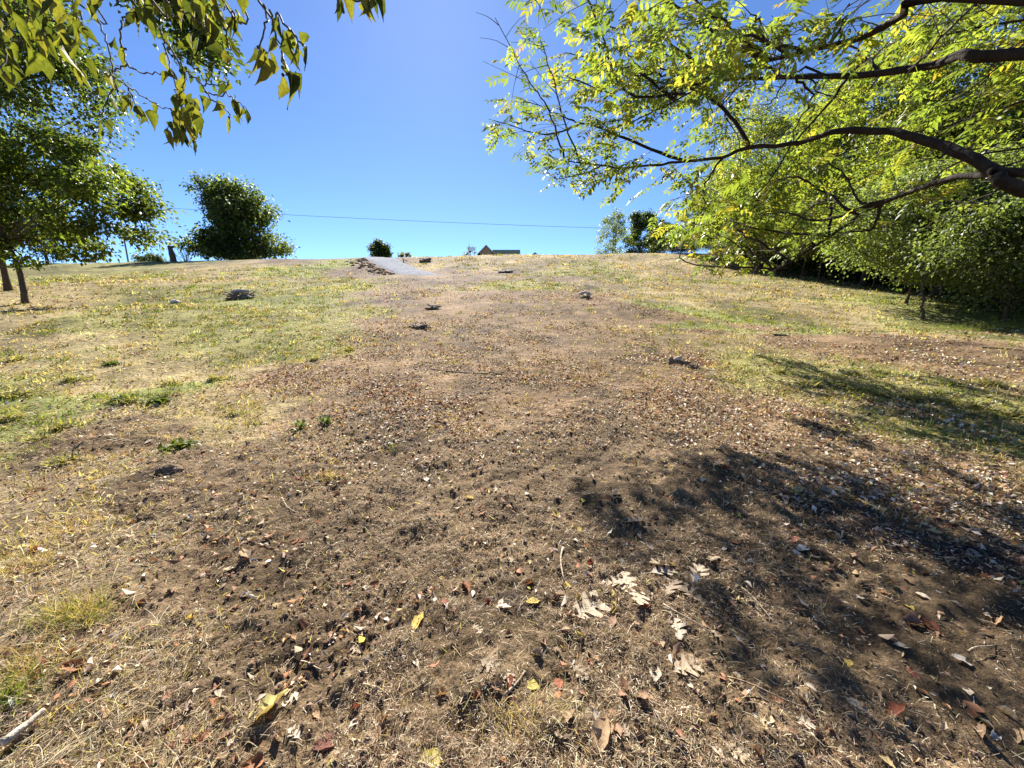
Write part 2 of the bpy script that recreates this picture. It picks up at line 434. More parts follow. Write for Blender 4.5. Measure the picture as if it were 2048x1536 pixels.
# ------------------------------------------------------------------ scattered stuff on the ground
def polar(n, r0, r1, tmax=1.1):
    r = np.exp(rng.uniform(math.log(r0), math.log(r1), n)); a = rng.uniform(-tmax, tmax, n)
    e_ = rng.random(n) < .11; a[e_] = rng.uniform(tmax, 1.6, int(e_.sum())) * rng.choice([-1, 1], int(e_.sum()))
    return r * np.sin(a), r * np.cos(a), r
def off_drive(x, y):
    ok = np.ones(len(x), bool)
    for i in range(0, len(DA) - 1, 2):
        m = (DA[i] + DB[i]) / 2; ok &= np.hypot(x - m[0], y - m[1]) > 2.1
    return ok
BLADE = (np.array([(-.5, 0, 0), (.5, 0, 0), (.32, .6, .10), (-.32, .6, .10), (0, 1, .34)]), np.array([(0, 1, 2), (0, 2, 3), (3, 2, 4)]))
def grass(name, n, r0, r1, which, hbase, cols, label, lean=.5, wbase=.0035, dens_noise=.0, wts=None):
    x, y, r = polar(n, r0, r1)
    z7 = zone(x, y); pr = z7[:, 3] if which == 'g' else z7[:, 4]
    if dens_noise: pr = pr * np.clip(.5 + fbm(x, y, .7, 3, 133) * 2.2 * dens_noise + fbm(x, y, .2, 2, 135) * 1.5 * dens_noise, 0, 2)
    keep = (rng.random(n) < pr) & off_drive(x, y)
    x, y, r, z7 = x[keep], y[keep], r[keep], z7[keep]; N = len(x)
    pos = np.stack([x, y, surf(x, y, z7[:, 6]) - .004], 1)
    d = rand_dir(N); d[:, 2] = np.abs(d[:, 2]) * lean + (.9 - lean * .8); 
    R = frames(d, rand_dir(N))
    hh = hbase * (.5 + rng.random(N)) * (1 + r / 20); ww = np.maximum(wbase, r * .0016) * (.7 + .6 * rng.random(N))
    a = Acc(); scatter(a, BLADE, pos, R, np.stack([ww, hh, hh], 1), palette(cols, N, .22, wts))
    o = link(name, a.mesh(name), M['grass']); tag(o, label, 'grass', kind='stuff')
GREEN = [(.15, .19, .04), (.20, .22, .05), (.27, .26, .07), (.10, .14, .03)]
STRAW = [(.50, .40, .23), (.42, .32, .17), (.58, .49, .33), (.34, .24, .13), (.40, .28, .17)]
grass('green_grass', 130000, 1.0, 52, 'g', .035, GREEN + [(.40, .34, .14), (.07, .08, .03)], 'short green grass growing in patches over the field', .5, .0028, .9)
grass('dry_grass', 140000, .7, 52, 'd', .04, STRAW + [(.14, .10, .06), (.60, .52, .36)], 'dry straw-coloured grass stubble over the field', .9, .0022, .5)

# denser little tufts that break up the slope
def tufts(n, per):
    x, y, r = polar(n, 3.5, 50); z7 = zone(x, y)
    keep = (rng.random(n) < np.clip(.8 * z7[:, 3] + .5 * z7[:, 4], 0, 1)) & off_drive(x, y) & (fbm(x, y, 2.2, 3, 511) > -.12); x, y, r, z7 = x[keep], y[keep], r[keep], z7[keep]; m = len(x)
    gr = rng.random(m) < z7[:, 3] / (z7[:, 3] + z7[:, 4] + .01)
    cc = np.where(gr[:, None], palette(GREEN, m, .25), palette(STRAW + [(.20, .15, .08)], m, .25))
    sp = .03 * (1 + r / 7)
    bx = np.repeat(x, per) + rng.normal(0, 1, m * per) * np.repeat(sp, per); by = np.repeat(y, per) + rng.normal(0, 1, m * per) * np.repeat(sp, per) * .8; br = np.repeat(r, per); N = m * per
    pos = np.stack([bx, by, surf(bx, by, np.repeat(z7[:, 6], per)) - .004], 1); d = rand_dir(N); d[:, 2] = np.abs(d[:, 2]) + .5
    hh = .05 * (.4 + .8 * rng.random(N)) * (1 + br / 14); ww = np.maximum(.003, br * .0015)
    a = Acc(); scatter(a, BLADE, pos, frames(d, rand_dir(N)), np.stack([ww, hh, hh], 1), np.clip(np.repeat(cc, per, 0) * rng.uniform(.6, 1.35, (N, 1)), .01, .8))
    tag(link('mixed_grass', a.mesh('mixed_grass'), M['grass']), 'small scattered tufts of mixed green and dry grass on the slope', 'grass', kind='stuff')
tufts(9000, 13)
# loose straw lying on the soil
def straw(n):
    x, y, r = polar(n, .65, 12)
    z7 = zone(x, y)
    keep = rng.random(n) < np.clip(.12 + .58 * z7[:, 4] + .2 * z7[:, 5], 0, 1) * np.clip(.55 + fbm(x, y, .5, 3, 201) * 2.2, .08, 1.2); x, y, r, z7 = x[keep], y[keep], r[keep], z7[keep]; N = len(x)
    pos = np.stack([x, y, surf(x, y, z7[:, 6]) + .004 + .006 * rng.random(N)], 1)
    d = rand_dir(N); d[:, 2] *= .25
    tpl = (np.array([(-.5, 0, 0), (.5, 0, 0), (.5, .5, .08), (-.5, .5, .08), (.35, 1, -.02), (-.35, 1, -.02)]),
           np.array([(0, 1, 2, 3), (3, 2, 4, 5)]))
    up = np.tile([0, 0, 1.], (N, 1)) + rng.normal(0, .35, (N, 3))
    ln = (.010 + .055 * rng.random(N) ** 2.6 + .10 * rng.random(N) * (z7[:, 4] > 1) * (rng.random(N) < .35)) * (1 + r / 14); wd = np.maximum(.0013, r * .0007) * (.6 + .8 * rng.random(N))
    a = Acc(); scatter(a, tpl, pos, frames(d, up), np.stack([wd, ln, ln], 1), palette(STRAW + [(.66, .59, .45), (.62, .52, .36), (.22, .15, .10), (.12, .08, .05)], N, .2))
    tag(link('loose_straw', a.mesh('loose_straw'), M['grass']), 'loose dead straw and grass stems lying on the soil', 'straw', kind='stuff')
straw(230000)
def chips(n):
    x, y, r = polar(n, .65, 7.5); z7 = zone(x, y)
    keep = rng.random(n) < np.clip(.5 + fbm(x, y, .45, 3, 401) * 2.0 + .2 * z7[:, 5], .06, 1); x, y, r, z7 = x[keep], y[keep], r[keep], z7[keep]; N = len(x)
    pos = np.stack([x, y, surf(x, y, z7[:, 6]) + .003 + .007 * rng.random(N)], 1)
    d = rand_dir(N); d[:, 2] = d[:, 2] * .35 + .08; up = np.tile([0, 0, 1.], (N, 1)) + rng.normal(0, .5, (N, 3))
    ln = (.007 + .020 * rng.random(N) ** 2) * (1 + r / 9); wd = np.maximum(.0016, r * .0009) * (.6 + 1.2 * rng.random(N) ** 2)
    tp = (np.array([(-.5, 0, 0), (.5, 0, 0), (.4, 1, .12), (-.4, 1, .12)]), np.array([(0, 1, 2, 3)]))
    a = Acc(); scatter(a, tp, pos, frames(d, up), np.stack([wd, ln, ln], 1), palette([(.52, .42, .28), (.40, .29, .18), (.62, .54, .40), (.28, .19, .12), (.20, .13, .08), (.11, .075, .05)], N, .2))
    tag(link('plant_chips', a.mesh('plant_chips'), M['litter']), 'fine chopped bits of dead plants covering the soil', 'plant bits', kind='stuff')
chips(230000)

PLAIN = [(0, .02), (.18, .16), (.42, .27), (.68, .22), (.88, .09), (1.0, .006)]
SMALL = [leaf_tpl([(0, .03), (.45, .26), (1, .02)], .35, .15), leaf_tpl([(0, .05), (.5, .34), (1, .05)], -.3, -.3, .6), leaf_tpl([(0, .02), (.35, .16), (.7, .2), (1, .03)], .7, .35, -.5)]
DEAD = [(.40, .29, .19), (.50, .40, .29), (.30, .18, .105), (.24, .13, .08), (.58, .50, .40), (.34, .16, .09), (.44, .33, .16), (.62, .57, .50)]
def litter(n, r0, r1, s0):
    a = Acc()
    x, y, r = polar(n, r0, r1)
    z7 = zone(x, y)
    cl = np.clip(.40 + fbm(x, y, .9, 3, 211) * 2.0 + fbm(x, y, .25, 2, 213) * 1.2, .04, 1.6)
    keep = (rng.random(n) < np.clip(z7[:, 5], 0, 1) * cl) & off_drive(x, y); x, y, r, z7 = x[keep], y[keep], r[keep], z7[keep]; N = len(x)
    pos = np.stack([x, y, surf(x, y, z7[:, 6]) + .006 + .008 * rng.random(N)], 1)
    d = rand_dir(N); d[:, 2] = d[:, 2] * .3 + .05; up = np.tile([0, 0, 1.], (N, 1)) + rng.normal(0, .45, (N, 3))
    sc = s0 * (.45 + .9 * rng.random(N) ** 1.5) * (1 + r / 11)
    cols = palette(DEAD + [(.55, .42, .07)], N, .2, [1.2, 1, 1.2, 1, .6, .8, .6, .45, .16])
    R = frames(d, up); k = rng.integers(0, 3, N)
    for j in range(3):
        s = k == j; scatter(a, SMALL[j], pos[s], R[s], sc[s], cols[s])
    return a
a = litter(90000, .7, 9, .034)
FLAKE = (np.array([(0, 0, 0), (.34, .5, .22), (0, 1, 0), (-.34, .5, .16)]), np.array([(0, 1, 2), (0, 2, 3)]))
def flakes(a, n, r0, r1):
    x, y, r = polar(n, r0, r1); z7 = zone(x, y)
    cl = np.clip(.45 + fbm(x, y, 1.6, 3, 311) * 1.8 + fbm(x, y, .4, 2, 313) * 1.2, .05, 1.5)
    keep = (rng.random(n) < np.clip(z7[:, 5] + .16, 0, 1) * cl) & off_drive(x, y); x, y, r, z7 = x[keep], y[keep], r[keep], z7[keep]; N = len(x)
    pos = np.stack([x, y, surf(x, y, z7[:, 6]) + .008 + .01 * rng.random(N)], 1)
    d = rand_dir(N); d[:, 2] *= .4; up = np.tile([0, 0, 1.], (N, 1)) + rng.normal(0, .6, (N, 3))
    sc = .020 * (.4 + rng.random(N) ** 2) * (1 + r / 6)
    scatter(a, FLAKE, pos, frames(d, up), sc, palette(DEAD + [(.66, .60, .48), (.55, .42, .07), (.09, .06, .04), (.5, .42, .22)], N, .22, [.8, 1.2, .9, .7, 1, .5, .7, .7, .9, .1, 1.4, .9]))  # near-black flake colour is painted shade, standing in for dark holes in the grass
flakes(a, 260000, 3.2, 46)
tag(link('leaf_litter', a.mesh('leaf_litter'), M['litter']), 'crumpled brown leaf litter strewn over the field, darkest flakes coloured as shaded gaps', 'leaf litter', kind='stuff')

# clods
def clods(n):
    ph = (1 + 5 ** .5) / 2
    iv = np.array([(-1, ph, 0), (1, ph, 0), (-1, -ph, 0), (1, -ph, 0), (0, -1, ph), (0, 1, ph), (0, -1, -ph), (0, 1, -ph), (ph, 0, -1), (ph, 0, 1), (-ph, 0, -1), (-ph, 0, 1)]) / 1.9
    it = np.array([(0,11,5),(0,5,1),(0,1,7),(0,7,10),(0,10,11),(1,5,9),(5,11,4),(11,10,2),(10,7,6),(7,1,8),(3,9,4),(3,4,2),(3,2,6),(3,6,8),(3,8,9),(4,9,5),(2,4,11),(6,2,10),(8,6,7),(9,8,1)])
    x, y, r = polar(n, .65, 6.5); z7 = zone(x, y)
    keep = rng.random(n) < np.clip(z7[:, 6], 0, 1) * np.clip(.35 + fbm(x, y, .8, 3, 221) * 3.0, .02, 1); x, y, r, z7 = x[keep], y[keep], r[keep], z7[keep]; N = len(x)
    s = (.0022 + .009 * rng.random(N) ** 3.5) * (1 + r / 8)
    pos = np.stack([x, y, surf(x, y, z7[:, 6]) + s * .2], 1)
    a = Acc(); sc = s[:, None] * (.7 + .6 * rng.random((N, 3)))
    for j in range(4):
        m = np.arange(N) % 4 == j
        tp = (iv * (.75 + .5 * rng.random((12, 1))), it)
        scatter(a, tp, pos[m], frames(rand_dir(m.sum()), rand_dir(m.sum())), sc[m], palette([(.15, .105, .068), (.19, .135, .09), (.13, .09, .06)], m.sum(), .18))
    tag(link('soil_clods', a.mesh('soil_clods', False), M['stone']), 'loose crumbs and clods of brown soil', 'soil', kind='stuff')
clods(22000)

# ------------------------------------------------------------------ single fallen leaves
PLAIN2 = [(0, .015), (.08, .08), (.2, .17), (.34, .25), (.48, .27), (.62, .24), (.76, .17), (.88, .085), (1.0, .006)]
OVAL = [leaf_tpl(PLAIN2, .22, .16, .15, .08, .22, .25), leaf_tpl(PLAIN2, .5, -.30, .5, -.1, .35, .22), leaf_tpl(PLAIN2, 1.2, .35, 1.1, .1, .45, .3)]
OAKP = [(0, .012), (.10, .03), (.16, .10), (.20, .22, .07), (.25, .24, .10), (.28, .07, .04), (.34, .06, .02), (.38, .16, .06), (.44, .36, .13), (.50, .35, .16), (.52, .12, .09), (.56, .055, .05), (.62, .07, .03), (.66, .18, .07), (.72, .30, .13), (.77, .27, .15), (.79, .10, .09), (.84, .06, .04), (.90, .14, .05), (.95, .10, .04), (1.04, .01)]
OAK = [leaf_tpl(OAKP, .14, .06, .10, 0, .08, .3), leaf_tpl(OAKP, .30, -.10, -.18, .08, .10, .25)]
KINDS = {
 'yellow': ([(.52, .43, .11), (.48, .36, .09), (.56, .50, .19)], OVAL[:2], 'bright yellow oval leaf lying on the brown soil', 'scattered yellow leaves'),
 'red': ([(.25, .085, .045), (.29, .13, .06), (.19, .07, .05)], OVAL, 'russet red-brown dead leaf lying on the soil', 'scattered russet leaves'),
 'brown': ([(.33, .21, .12), (.26, .16, .10), (.40, .27, .15)], OVAL[1:], 'curled mid-brown dead leaf lying on the soil', 'scattered brown leaves'),
 'pale': ([(.52, .44, .33), (.46, .37, .26), (.58, .52, .43)], OVAL, 'pale bleached tan dead leaf lying on the soil', 'scattered bleached leaves'),
 'oak': ([(.46, .37, .26), (.40, .31, .21), (.52, .44, .33)], OAK, 'pale lobed oak leaf, dry and curled, lying on the soil', 'fallen oak leaves')}
LM = {}
for k, (cs, tp, lb, gp) in KINDS.items():
    LM[k] = []
    for ci, c in enumerate(cs):
        for ti, t_ in enumerate(tp):
            V, Q = t_
            sh = 1 + (rng.random((len(V), 1)) - .5) * .25
            me = mesh('fallen_leaf', V * [1, 1, 1] + rng.normal(0, .006 if k == 'oak' else .012, V.shape), Q, None, np.clip(np.array(c)[None] * sh, 0, .9)); me.materials.append(M['dry']); LM[k].append(me)
def fallen(kind, x, y, size, yaw=None, tilt=.09, label=None, group=None, var=None, green=None):
    zf = rng.uniform(.4, .8)
    me = LM[kind][rng.integers(len(LM[kind])) if var is None else var]
    o = link('fallen_leaf', me)
    cl = float(np.clip(zone([x], [y])[0, 6], 0, 1))
    yaw = rng.uniform(0, 6.28) if yaw is None else yaw
    o.rotation_euler = (rng.normal(0, tilt), rng.normal(0, tilt), yaw)
    o.scale = (size, size, size * zf)
    # rest it: lowest vertex just in the soil
    Mx = o.rotation_euler.to_matrix(); vs = np.array([Mx @ Vector((v.co.x, v.co.y, v.co.z * zf)) for v in me.vertices]) * size
    gz = surf(vs[:, 0] + x, vs[:, 1] + y, np.full(len(vs), cl))
    o.location = (x, y, float(np.percentile(gz - vs[:, 2], 85 if kind == 'oak' else 72)) - .001)
    tag(o, label or KINDS[kind][2], 'leaf', group or (None if label else KINDS[kind][3]))
    return o
def fpx(kind, px, py, spx, **kw):
    q = ground(px, py); depth = q[1] * CP - (q[2] - CAMH) * SP
    return fallen(kind, q[0], q[1], spx / FPX * depth * .78, **kw)
# singled out ones
fpx('yellow', 1080, 1378, 52, yaw=1.2, label='bright yellow leaf lying beside an upright russet leaf', var=0)
fpx('red', 1120, 1372, 46, yaw=.1, label='russet leaf lying beside the bright yellow leaf', var=0)
fpx('yellow', 835, 1530, 85, yaw=-1.4, label='large bright yellow leaf with ragged edge on crumbly soil', var=0)
fpx('yellow', 1052, 1206, 46, yaw=-1.2, label='yellow leaf lying beside the big pale oak leaf', var=2)
fpx('yellow', 825, 1262, 55, yaw=-.3, label='yellow leaf tilted on edge by a pale soil patch', var=3)
fpx('yellow', 485, 1468, 105, yaw=-.75, tilt=.1, label='long pale yellow folded leaf lying near straw', var=5)
fpx('red', 625, 1495, 80, yaw=-.95, label='large purplish red leaf with a dark shadow below it', var=6)
fpx('pale', 1310, 1365, 58, yaw=-.3, label='pinkish pale cupped leaf beside a lobed oak leaf', var=0)
fpx('oak', 1140, 1235, 120, yaw=-1.1, label='largest pale oak leaf, deeply lobed, with twig stub beside it', var=0)
fpx('oak', 1345, 1345, 85, yaw=-1.3, label='pale oak leaf lying beside the pinkish cupped leaf', var=2)
fpx('brown', 1190, 1520, 95, yaw=-.5, label='big crumpled tan leaf on the crumbly soil', var=4)
for (a_, b_, s_) in [(1330,1190,80),(1300,1145,75),(1385,1160,70),(1245,1142,75),(1410,1205,70),(1345,1228,70),(1290,1050,55),(1275,1180,70),(1350,1130,60),(1420,1135,55),(1255,1170,60),(960,1330,60),(1420,1250,50),(1010,1345,45),(700,1290,40),(1145,1330,50)]:
    fpx('oak', a_, b_, s_ * 1.0, tilt=.14)
for (k_, L_) in {
 'yellow': [(1224,1183,34),(1700,1325,36),(1830,1217,36),(1480,1111,26),(1160,1062,24),(1118,1037,28),(1730,1000,28),(1605,990,28),(950,998,32),(1160,998,32),(1600,880,16),(905,880,20),(445,985,20),(250,1275,40),(2040,1175,45),(1800,1000,20),(1640,905,15),(1710,980,30),(1900,940,22),(1720,870,18),(1330,760,12),(1500,800,14),(1210,845,16),(340,930,24)],
 'red': [(1015,1360,42),(700,1418,36),(755,1170,30),(887,1197,32),(925,1160,45),(1808,1345,42),(1775,1430,58),(180,1340,60),(400,1480,55),(540,1510,60),(1455,1080,34),(1580,1085,34),(1890,1270,55),(877,1030,24),(985,1205,32),(1300,1215,32),(1050,1170,30),(1760,1180,30),(1940,1440,40),(80,1105,34),(250,1130,26),(1440,940,24),(1350,1000,24),(750,1000,30),(1660,1040,30),(960,1390,34)],
 'brown': [(470,1500,45),(330,1385,45),(1265,1392,46),(620,1365,52),(1960,1490,55),(1650,1470,46),(1290,1470,44),(495,1100,40),(590,1340,34),(1850,1250,60),(1220,1260,40),(660,1280,30),(1545,1150,42),(1700,1110,36),(1800,1150,36),(1990,1250,50),(800,1420,40),(1120,1460,50),(870,1390,40)],
 'pale': [(485,1115,42),(500,1190,26),(965,917,24),(857,965,26),(990,1215,40),(1020,1120,32),(800,1450,40),(1085,1320,40),(1620,1100,44),(1680,1080,40),(1900,1320,50),(1530,1220,36),(1690,1400,46),(1820,1300,36),(580,1415,40),(30,1490,70),(60,1470,60),(300,1440,45),(860,880,20),(1050,830,20),(770,860,20),(620,850,24),(310,880,26),(250,915,26),(1240,990,28),(1830,1180,34),(1990,1420,46),(430,1390,36)]}.items():
    for (a_, b_, s_) in L_: fpx(k_, a_, b_, s_)
# the rest of the largest ones, strewn
nplaced = 0
while nplaced < 175:
    px_, py_ = rng.uniform(0, 2048), 900 + 620 * rng.random() ** .8
    if px_ < 250 and rng.random() < .5: continue
    q = ground(px_, py_)
    k_ = rng.choice(['red', 'brown', 'pale', 'oak', 'yellow'], p=[.13, .42, .33, .07, .05])
    fallen(k_, q[0], q[1], rng.uniform(.028, .062) * (1.3 if k_ == 'oak' else 1)); nplaced += 1

# ------------------------------------------------------------------ trees
FOL = (np.array([(0, 0, 0), (.31, .48, .14), (0, 1, -.12), (-.31, .48, .14)]), np.array([(0, 1, 2, 3)]))
def tree_mesh(H, cb, R, nclump, nleaf, lsize, cols, trunk_r, lean=(0, 0), seed=1, flat=.75, shape=1.0, wts=None, limb=True, crown_fn=None, droop=.35, crad=(.10, .2), bark=(.10, .075, .055), lowlimb=.18, nlimb=9999, extra=None):
    global rng
    keep = rng; rng = np.random.default_rng(seed)
    top = np.array([lean[0], lean[1], H * .9])
    tp = resample([(0, 0, -.3), (lean[0] * .1 + rng.normal(0, .06), lean[1] * .1, H * .22), (lean[0] * .4 + rng.normal(0, .15), lean[1] * .4 + rng.normal(0, .15), H * .5), top], 12)
    tr = Acc(); tt = np.linspace(0, 1, len(tp)); rad = trunk_r * (1 - .85 * tt); rad[0] *= 1.5; rad[1] *= 1.1
    tube(tr, tp, rad, 9, bark, .15)
    cl = []
    if crown_fn is not None: cl = crown_fn(rng)
    else:
        while len(cl) < nclump:
            p = rng.uniform(-1, 1, 3); l = np.linalg.norm(p)
            if l > 1 or (l < .55 and rng.random() < .6): continue
            zz = (p[2] + 1) / 2; rz = (1 - .35 * zz ** 2) * shape if zz > .3 else .75 + .8 * zz
            hz = cb + zz * (H - cb)
            f = hz / (H * .9); q = np.array([p[0] * R * rz + lean[0] * f, p[1] * R * rz + lean[1] * f, hz])
            cl.append((q, rng.uniform(*crad) * R * 1.3))
    if limb:
        for (q, r_) in cl[:nlimb][::max(1, len(cl) // 42)]:
            hq = min(max(q[2] - np.hypot(q[0], q[1]) * .55, H * lowlimb), H * .85)
            j = int(np.argmin(np.abs(tp[:, 2] - hq))); st = tp[j]
            mid = (st + q) / 2 + np.array([0, 0, -.04 * H * rng.random() + .02 * H]) + rng.normal(0, .02 * H, 3)
            r0 = rad[j] * .42
            tube(tr, resample([st, mid, q], 7), np.linspace(r0, .012, len(resample([st, mid, q], 7))), 5, bark, .1, False)
    if extra is not None: ep = resample(extra, 18, .04); tube(tr, ep, np.linspace(.11, .015, len(ep)), 6, bark, .1, False)
    cr = Acc(); per = np.array([r_ ** 2 for _, r_ in cl]); per = (per / per.sum() * nleaf).astype(int)
    ps = []; out = []; cv = []
    for (q, r_), n in zip(cl, per):
        g_ = rng.normal(0, .5, (n, 3)); g_[:, 2] *= flat
        ps.append(q + g_ * r_); o_ = g_ + .25 * np.array([q[0], q[1], 0]) / (R + .1); out.append(o_); cv.append(np.full(n, 1 + rng.normal(0, .12)))
    ps = np.concatenate(ps); out = np.concatenate(out); cv = np.concatenate(cv); N = len(ps)
    d = out * .6 + rand_dir(N) * .7; d[:, 2] -= droop
    up = rand_dir(N) * .6; up[:, 2] += .8
    pc = palette(cols, N, .16, wts) * cv[:, None]
    scatter(cr, FOL, ps, frames(d, up), lsize * (.6 + .8 * rng.random(N)), pc)
    rng = keep
    return tr.mesh('trunk'), cr.mesh('crown')
def put_tree(name, meshes, loc, rz, s, label, group=None, cat='tree', leafmat=None):
    o = empty(name, loc, rz, s); link('trunk', meshes[0], M['bark'], o); link('crown', meshes[1], leafmat or M['leaf'], o)
    tag(o, label, cat, group); return o

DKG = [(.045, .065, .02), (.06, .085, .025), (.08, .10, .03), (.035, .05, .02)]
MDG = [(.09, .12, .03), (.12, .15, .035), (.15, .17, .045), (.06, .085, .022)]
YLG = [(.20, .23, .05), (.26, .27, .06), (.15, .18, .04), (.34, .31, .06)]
GRG = [(.15, .18, .085), (.19, .21, .11), (.11, .14, .065)]

# woodland edge on the right
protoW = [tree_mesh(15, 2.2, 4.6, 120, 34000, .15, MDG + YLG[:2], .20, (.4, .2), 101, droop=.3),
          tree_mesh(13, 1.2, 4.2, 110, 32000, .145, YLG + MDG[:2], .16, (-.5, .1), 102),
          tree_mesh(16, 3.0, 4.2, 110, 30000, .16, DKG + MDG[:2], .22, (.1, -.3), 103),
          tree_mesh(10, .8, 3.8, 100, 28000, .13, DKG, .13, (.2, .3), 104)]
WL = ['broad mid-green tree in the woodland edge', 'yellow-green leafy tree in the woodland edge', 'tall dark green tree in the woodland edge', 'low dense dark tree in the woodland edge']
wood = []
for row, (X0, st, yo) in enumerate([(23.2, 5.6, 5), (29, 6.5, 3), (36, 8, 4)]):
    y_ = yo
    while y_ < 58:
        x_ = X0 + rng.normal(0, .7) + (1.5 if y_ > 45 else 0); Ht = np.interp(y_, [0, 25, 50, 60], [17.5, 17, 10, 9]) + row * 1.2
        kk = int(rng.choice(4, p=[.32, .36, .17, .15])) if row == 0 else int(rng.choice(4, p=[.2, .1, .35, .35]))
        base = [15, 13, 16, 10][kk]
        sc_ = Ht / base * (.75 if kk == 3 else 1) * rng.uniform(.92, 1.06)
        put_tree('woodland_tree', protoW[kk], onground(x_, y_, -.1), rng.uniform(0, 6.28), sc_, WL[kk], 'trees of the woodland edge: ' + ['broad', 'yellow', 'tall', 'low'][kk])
        y_ += st * rng.uniform(.85, 1.2)
# hanging undergrowth along the edge
def shrub_mesh(H, R, nleaf, ls, cols, seed, low=.1):
    return tree_mesh(H, low * H, R, 70, nleaf, ls, cols, .05, (0, 0), seed, flat=.7, crad=(.13, .24))
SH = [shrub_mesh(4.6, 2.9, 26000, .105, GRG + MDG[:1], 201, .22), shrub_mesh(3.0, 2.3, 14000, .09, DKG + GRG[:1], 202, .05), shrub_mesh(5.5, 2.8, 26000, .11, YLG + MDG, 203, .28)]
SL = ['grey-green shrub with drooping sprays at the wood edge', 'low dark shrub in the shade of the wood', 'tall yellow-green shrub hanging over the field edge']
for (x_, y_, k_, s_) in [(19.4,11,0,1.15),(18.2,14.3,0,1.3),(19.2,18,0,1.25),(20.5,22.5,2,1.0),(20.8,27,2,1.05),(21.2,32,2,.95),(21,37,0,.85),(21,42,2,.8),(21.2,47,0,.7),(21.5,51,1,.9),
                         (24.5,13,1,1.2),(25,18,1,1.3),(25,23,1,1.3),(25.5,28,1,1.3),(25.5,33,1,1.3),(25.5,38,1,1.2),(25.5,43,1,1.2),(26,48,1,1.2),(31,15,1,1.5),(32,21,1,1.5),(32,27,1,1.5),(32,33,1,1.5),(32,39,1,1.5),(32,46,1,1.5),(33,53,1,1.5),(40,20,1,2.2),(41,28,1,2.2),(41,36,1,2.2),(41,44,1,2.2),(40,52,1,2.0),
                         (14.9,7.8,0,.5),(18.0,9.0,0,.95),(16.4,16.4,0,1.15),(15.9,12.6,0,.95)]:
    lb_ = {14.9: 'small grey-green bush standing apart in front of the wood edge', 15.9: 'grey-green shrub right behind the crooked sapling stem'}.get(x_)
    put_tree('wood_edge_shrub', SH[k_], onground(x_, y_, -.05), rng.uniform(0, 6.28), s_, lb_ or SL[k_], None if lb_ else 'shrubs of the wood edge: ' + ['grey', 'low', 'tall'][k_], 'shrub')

# trees on the left: a spreading one with a clear trunk, a taller one at its side, dark trees behind
pA = ground(50, 606)
def crownA(r):
    out = []
    while len(out) < 95:
        q = r.uniform(-1, 1, 3)
        if np.linalg.norm(q) > 1: continue
        c = np.array([q[0] * 4.9 + .5, q[1] * 4.2, 4.8 + q[2] * 3.2])
        if c[2] < 1.6 + .1 * abs(c[0]): continue
        out.append((c, r.uniform(.5, 1.05)))
    return out
put_tree('spreading_tree', tree_mesh(7.8, 1.5, 5, 0, 30000, .19, MDG + MDG + YLG[:1], .125, (.5, 0), 301, crown_fn=crownA, lowlimb=.34, droop=.45, flat=.55),
         pA - [0, 0, .05], 0, 1.0, 'spreading green tree with a bare dark trunk at the hollow', cat='tree')
pB = ground(2, 590) + np.array([-1.5, 1.5, .0])
def crownB(r):
    out = []
    while len(out) < 120:
        q = r.uniform(-1, 1, 3)
        if np.linalg.norm(q) > 1: continue
        out.append((np.array([q[0] * 5.4 + .6, q[1] * 5, 11.6 + q[2] * 5.6]), r.uniform(.6, 1.3)))
    for t in np.linspace(0, 1, 26):              # one long limb reaching over to the right
        out.append((P(240 + 220 * t, -60 + 190 * t, 14.5) - pB + r.normal(0, .42, 3), r.uniform(.45, .75)))
    return out
put_tree('tall_tree', tree_mesh(17, 5, 6, 0, 34000, .21, DKG + MDG, .13, (.3, 0), 302, crown_fn=crownB, nlimb=120, extra=[(0, 0, 9.5), (1.5, -.5, 12.5), P(170, -90, 15.5) - pB, P(330, 20, 14.5) - pB, P(450, 120, 14.5) - pB]), onground(pB[0], pB[1], -.05), 0, 1.0,
         'tall dark tree standing behind the spreading tree, a limb reaching far out')
protoL = tree_mesh(12, 1.0, 5, 100, 12000, .3, DKG, .25, (0, 0), 310)
for (x_, y_, s_) in [(-66, 44, .8), (-58, 50, .7), (-74, 52, .9), (-86, 48, 1)]:
    put_tree('background_tree', protoL, onground(x_, y_, -.2), rng.uniform(0, 6), s_, 'dark tree in the row behind the spreading tree', 'dark trees behind the spreading tree')

# trees on the crest
def crest_tree(name, pxl, pxr, pytop, Y, cols, label, nleaf, ls, nclump, seed, cb=.05, shape=1.0, kx=1.0, cat='tree', crad=(.10, .2), leafmat=None):
    xm = (pxl + pxr) / 2; top = P(xm, pytop, Y); base = onground(top[0], Y, -.2)
    H = top[2] - base[2]; R = abs(P(pxr, pytop, Y)[0] - P(pxl, pytop, Y)[0]) / 2
    put_tree(name, tree_mesh(H, H * cb, R * .9, nclump, nleaf, ls, cols, H * .02, (0, 0), seed, shape=shape, crad=crad), base, 0, 1, label, None, cat, leafmat)
tq = P(475, 352, 66); tb = onground(tq[0], 66, -.2); TH = tq[2] - tb[2]; TU = 66 / FPX
def crownC(r):
    out = []
    for (cx, cy, rx, rz, n_) in [(476, 446, 74, 66, 95), (446, 396, 42, 40, 32), (500, 420, 40, 44, 22), (420, 490, 34, 26, 16), (535, 492, 30, 26, 16), (478, 500, 88, 24, 44)]:
        for _ in range(n_):
            q = r.normal(0, 1, 3); q *= r.random() ** (1 / 2.6) * .93 / np.linalg.norm(q); c = P(cx + q[0] * rx, cy + q[1] * rz, 66) - tb
            if c[2] < .3: continue
            out.append((np.array([c[0], q[2] * 6.0, c[2]]), r.uniform(.9, 1.6)))
    return out
